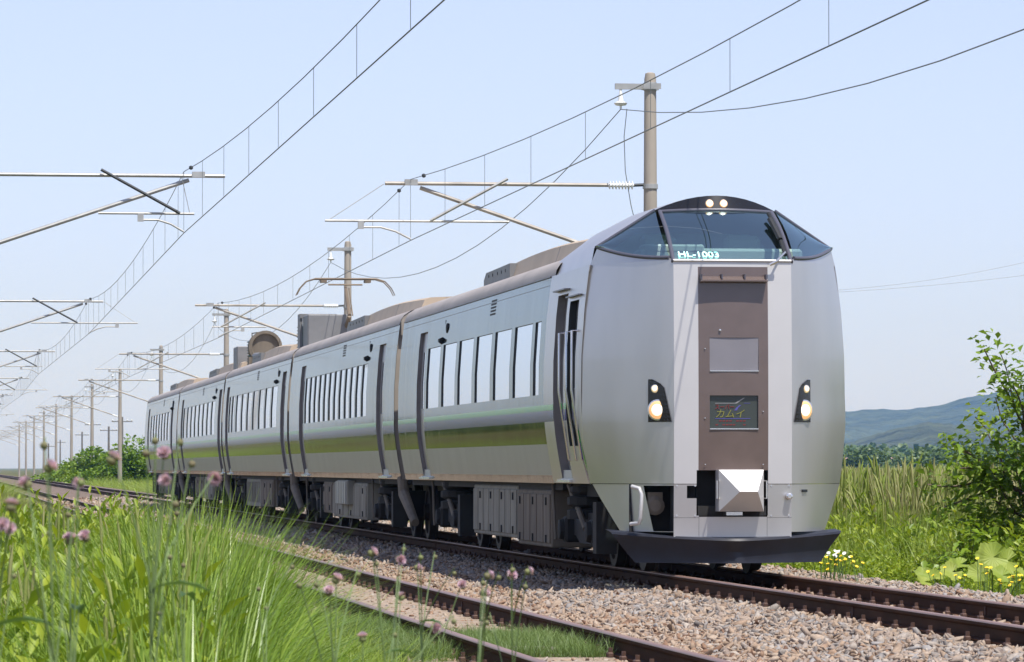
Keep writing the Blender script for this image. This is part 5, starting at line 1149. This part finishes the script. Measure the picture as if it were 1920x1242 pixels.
for i, (a, b, Y, lab) in enumerate(((1560, 1038, 48.2, 'white umbel flowers left of the others beside the plough'), (1578, 1042, 48.0, 'white umbel flowers right of the plough among grass'))): flower_clump(a, b, Y, 6, whitep, lab, 720 + i, 0.026, 'white_flower_plant', 'white flowers on the right verge')

# --- thistles in the near foreground
pink = foliage('thistle_floret', [(0.66, 0.42, 0.56), (0.82, 0.60, 0.73), (0.90, 0.78, 0.85)], trans=0.25, nscale=30)
calyx = mat('thistle_calyx', (0.20, 0.15, 0.09), 0.8, 0, var=0.3, vscale=80, col2=(0.18, 0.22, 0.07)); tstem = mat('thistle_stem', (0.15, 0.22, 0.07), 0.6, 0, var=0.2, vscale=10)
tleaf = foliage('thistle_leaf', [(0.04, 0.09, 0.03), (0.07, 0.14, 0.045), (0.12, 0.20, 0.07)], trans=0.35, nscale=5)
def thistle_head(root, p, ax, rad, bloom, seed, parent):
    q = np.random.default_rng(seed); ax = Vector(ax).normalized(); m = MB()
    m.lathe(p - ax * rad * 0.9, ax, [(0, rad * 0.25), (rad * 0.25, rad * 0.72), (rad * 0.7, rad * 0.86), (rad * 1.1, rad * 0.66), (rad * 1.35, rad * 0.5)], 10); h = m.build('flower_head', calyx, parent, smooth=60)
    if bloom:
        a = ax.orthogonal().normalized(); b = ax.cross(a); VV = []; FF = []; TT = []
        for k in range(170):
            th = q.uniform(0, 6.28); r0 = math.sqrt(q.random()); d = a * math.cos(th) + b * math.sin(th); e = (a * -math.sin(th) + b * math.cos(th)) * rad * 0.16
            s = p + ax * rad * 0.3 + d * rad * 0.45 * r0; t_ = p + ax * rad * (1.55 - 0.85 * r0 * r0) + d * rad * (1.35 * r0); md = (s + t_) * 0.5 + ax * rad * 0.15
            n0 = len(VV); VV += [tuple(s), tuple(md + e), tuple(t_), tuple(md - e)]; FF.append((n0, n0 + 1, n0 + 2, n0 + 3)); TT += [float(q.random())] * 4
        link('florets', np_mesh('florets', VV, FF, {'tint': ('POINT', TT)}), pink, h)
def thistle(base_px, Y, heads, label, seed, leaves=7, leaf=0.16, r0=0.0023, fork=0.6):
    q = np.random.default_rng(seed); top = W(heads[0][0], heads[0][1], Y); b = W(base_px, 1240, Y); g = gz(b.x); base = Vector((b.x, Y, g)); root = empty('thistle_plant', base); tag(root, label, 'thistle', 'thistles in the near foreground')
    def L(p): return p - base
    mids = [base.lerp(top, t) + Vector((q.normal(0, 0.012), q.normal(0, 0.02), 0)) for t in (0.25, 0.5, 0.75)]
    main = [base] + mids + [top + Vector((0, 0, 0.012)), top]; 
    m = MB(); m.tube([L(p) for p in main[:-1]], [r0 * 1.2, r0 * 1.1, r0, r0 * 0.85, r0 * 0.55], 6); m.build('stem', tstem, root, smooth=60)
    def at(t):
        s = t * 4; i = min(3, int(s)); return main[i].lerp(main[i + 1], s - i)
    for k, hd in enumerate(heads):
        px_, py_, bloom = hd[:3]; yy = Y + q.normal(0, 0.12) if k else Y; p = W(px_, py_, yy); rad = 0.0092 * (1.05 if bloom else 0.75) * q.uniform(0.9, 1.15)
        if k:
            hh = (p.z - base.z) / (top.z - base.z); t = max(0.3, min(0.93, hh - q.uniform(0.1, 0.3))); s = at(t); c = s.lerp(p, 0.55) + Vector((0, 0, 0.02))
            m = MB(); m.tube([L(s), L(s.lerp(c, 0.5) + Vector((0, 0, 0.006))), L(c), L(p + Vector((0, 0, 0.012))), L(p)], [r0 * 0.75, r0 * 0.65, r0 * 0.55, r0 * 0.45, r0 * 0.4], 5); st = m.build('branch', tstem, root, smooth=60)
        ax = Vector((q.normal(0, 0.6), q.normal(-0.3, 0.4), q.uniform(-0.2, 0.8)))
        thistle_head(root, L(p), ax, rad, bloom, seed * 50 + k, root)
    for k in range(leaves):
        t = 0.25 + 0.6 * k / max(1, leaves - 1) + q.normal(0, 0.03); s = at(min(0.9, t)); az = k * 2.2 + seed; ll = leaf * q.uniform(0.7, 1.15) * (1.1 - 0.5 * t)
        d = Vector((math.cos(az), math.sin(az) * 0.6, 0.35)); rows = []
        sd = d.cross(Vector((0, 0, 1))).normalized()
        for i in range(8):
            u = i / 7; c = L(s) + d * ll * u + Vector((0, 0, -0.45 * ll * u * u)); w_ = ll * 0.13 * math.sin(math.pi * min(1, u * 0.93 + 0.07)) * (1 + 0.25 * math.sin(i * 2.9)) + 0.0008
            rows.append([c - sd * w_ + Vector((0, 0, w_ * 0.4)), c, c + sd * w_ + Vector((0, 0, w_ * 0.4))])
        m = MB(); m.grid(rows); me = m.mesh('leaf'); a = me.attributes.new('tint', 'FLOAT', 'POINT'); a.data.foreach_set('value', np.full(len(me.vertices), float(q.uniform(0.2, 0.9)), np.float32))
        for p_ in me.polygons: p_.use_smooth = True
        link('leaf', me, tleaf, root)
thistle(205, 7.2, [(292, 828, False), (308, 852, True), (312, 902, True), (336, 830, False), (275, 850, False), (405, 897, True), (360, 870, False), (210, 862, True), (330, 945, False)], 'tall branching thistle before the last cars, with pink heads either side', 1, 9, 0.20)
thistle(40, 6.6, [(92, 877, True), (50, 908, True), (150, 905, False), (84, 835, False), (20, 950, True)], 'pink thistle at the left edge of the foreground', 2, 7, 0.16)
thistle(120, 8.0, [(148, 905, True), (160, 1008, True), (131, 1013, True), (128, 965, False), (92, 1000, False)], 'thistle with two small pink heads side by side, left foreground', 3, 6, 0.16)
thistle(-20, 7.5, [(4, 986, True), (16, 992, True), (30, 940, False), (25, 1080, False)], 'thistle cut by the left edge of the photo', 4, 6, 0.16)
thistle(345, 9.0, [(331, 962, False), (345, 1060, False), (318, 1045, False), (300, 1150, False)], 'thin thistle with brown buds amid the tall grass', 5, 5, 0.14)
thistle(810, 10.0, [(697, 1037, True), (749, 1050, True), (758, 1030, False), (705, 1058, False), (745, 1092, False), (752, 1120, True)], 'thistle with two round pink heads before the shaded ballast', 6, 7, 0.13)
thistle(850, 10.4, [(782, 1065, True), (815, 1044, False), (788, 1046, False), (852, 1075, False), (868, 1098, True)], 'thistle with one pink head and curled buds, right of the paired heads', 7, 6, 0.13)
thistle(900, 9.6, [(915, 1080, True), (908, 1112, True), (905, 1094, False), (935, 1083, False), (912, 1168, False)], 'thistle with pink heads one above another over the rails', 8, 6, 0.14)
thistle(930, 10.2, [(958, 1080, True), (990, 1072, True), (986, 1100, False), (960, 1068, False), (918, 1158, False)], 'rightmost thistle, leaning over the ballast', 9, 5, 0.13)
thistle(640, 9.2, [(630, 1087, True), (617, 1110, True), (594, 1096, False), (560, 1098, False), (670, 1078, False)], 'thistle with stacked pale pink heads in front of the rusty rails', 10, 6, 0.15)
thistle(700, 8.6, [(680, 1197, True), (740, 1190, False), (815, 1178, True), (850, 1165, False)], 'short thistle with a low pink head near the bottom edge', 11, 6, 0.15)
thistle(500, 11.0, [(484, 1104, False), (548, 1063, False), (500, 1140, False)], 'slender thistle with a brown bud at the edge of the tall grass', 12, 5, 0.13)

# ---------------------------------------------------------------- summer haze
m = MB(); m.bx(-6600, 7800, -320, 9300, -4.0, 190.0)
hz = m.build('haze', None); tag(hz, 'thin blue summer haze over the plain', None, kind='stuff')
vm = bpy.data.materials.new('haze_air'); vm.use_nodes = True; N = vm.node_tree.nodes; L = vm.node_tree.links; N.remove(N['Principled BSDF'])
pv = N.new('ShaderNodeVolumePrincipled'); pv.inputs['Color'].default_value = (0.22, 0.52, 1.0, 1); pv.inputs['Density'].default_value = 0.00008; pv.inputs['Anisotropy'].default_value = 0.1; pv.inputs['Absorption Color'].default_value = (1, 1, 1, 1)
L.new(pv.outputs[0], N['Material Output'].inputs['Volume']); hz.data.materials.append(vm)
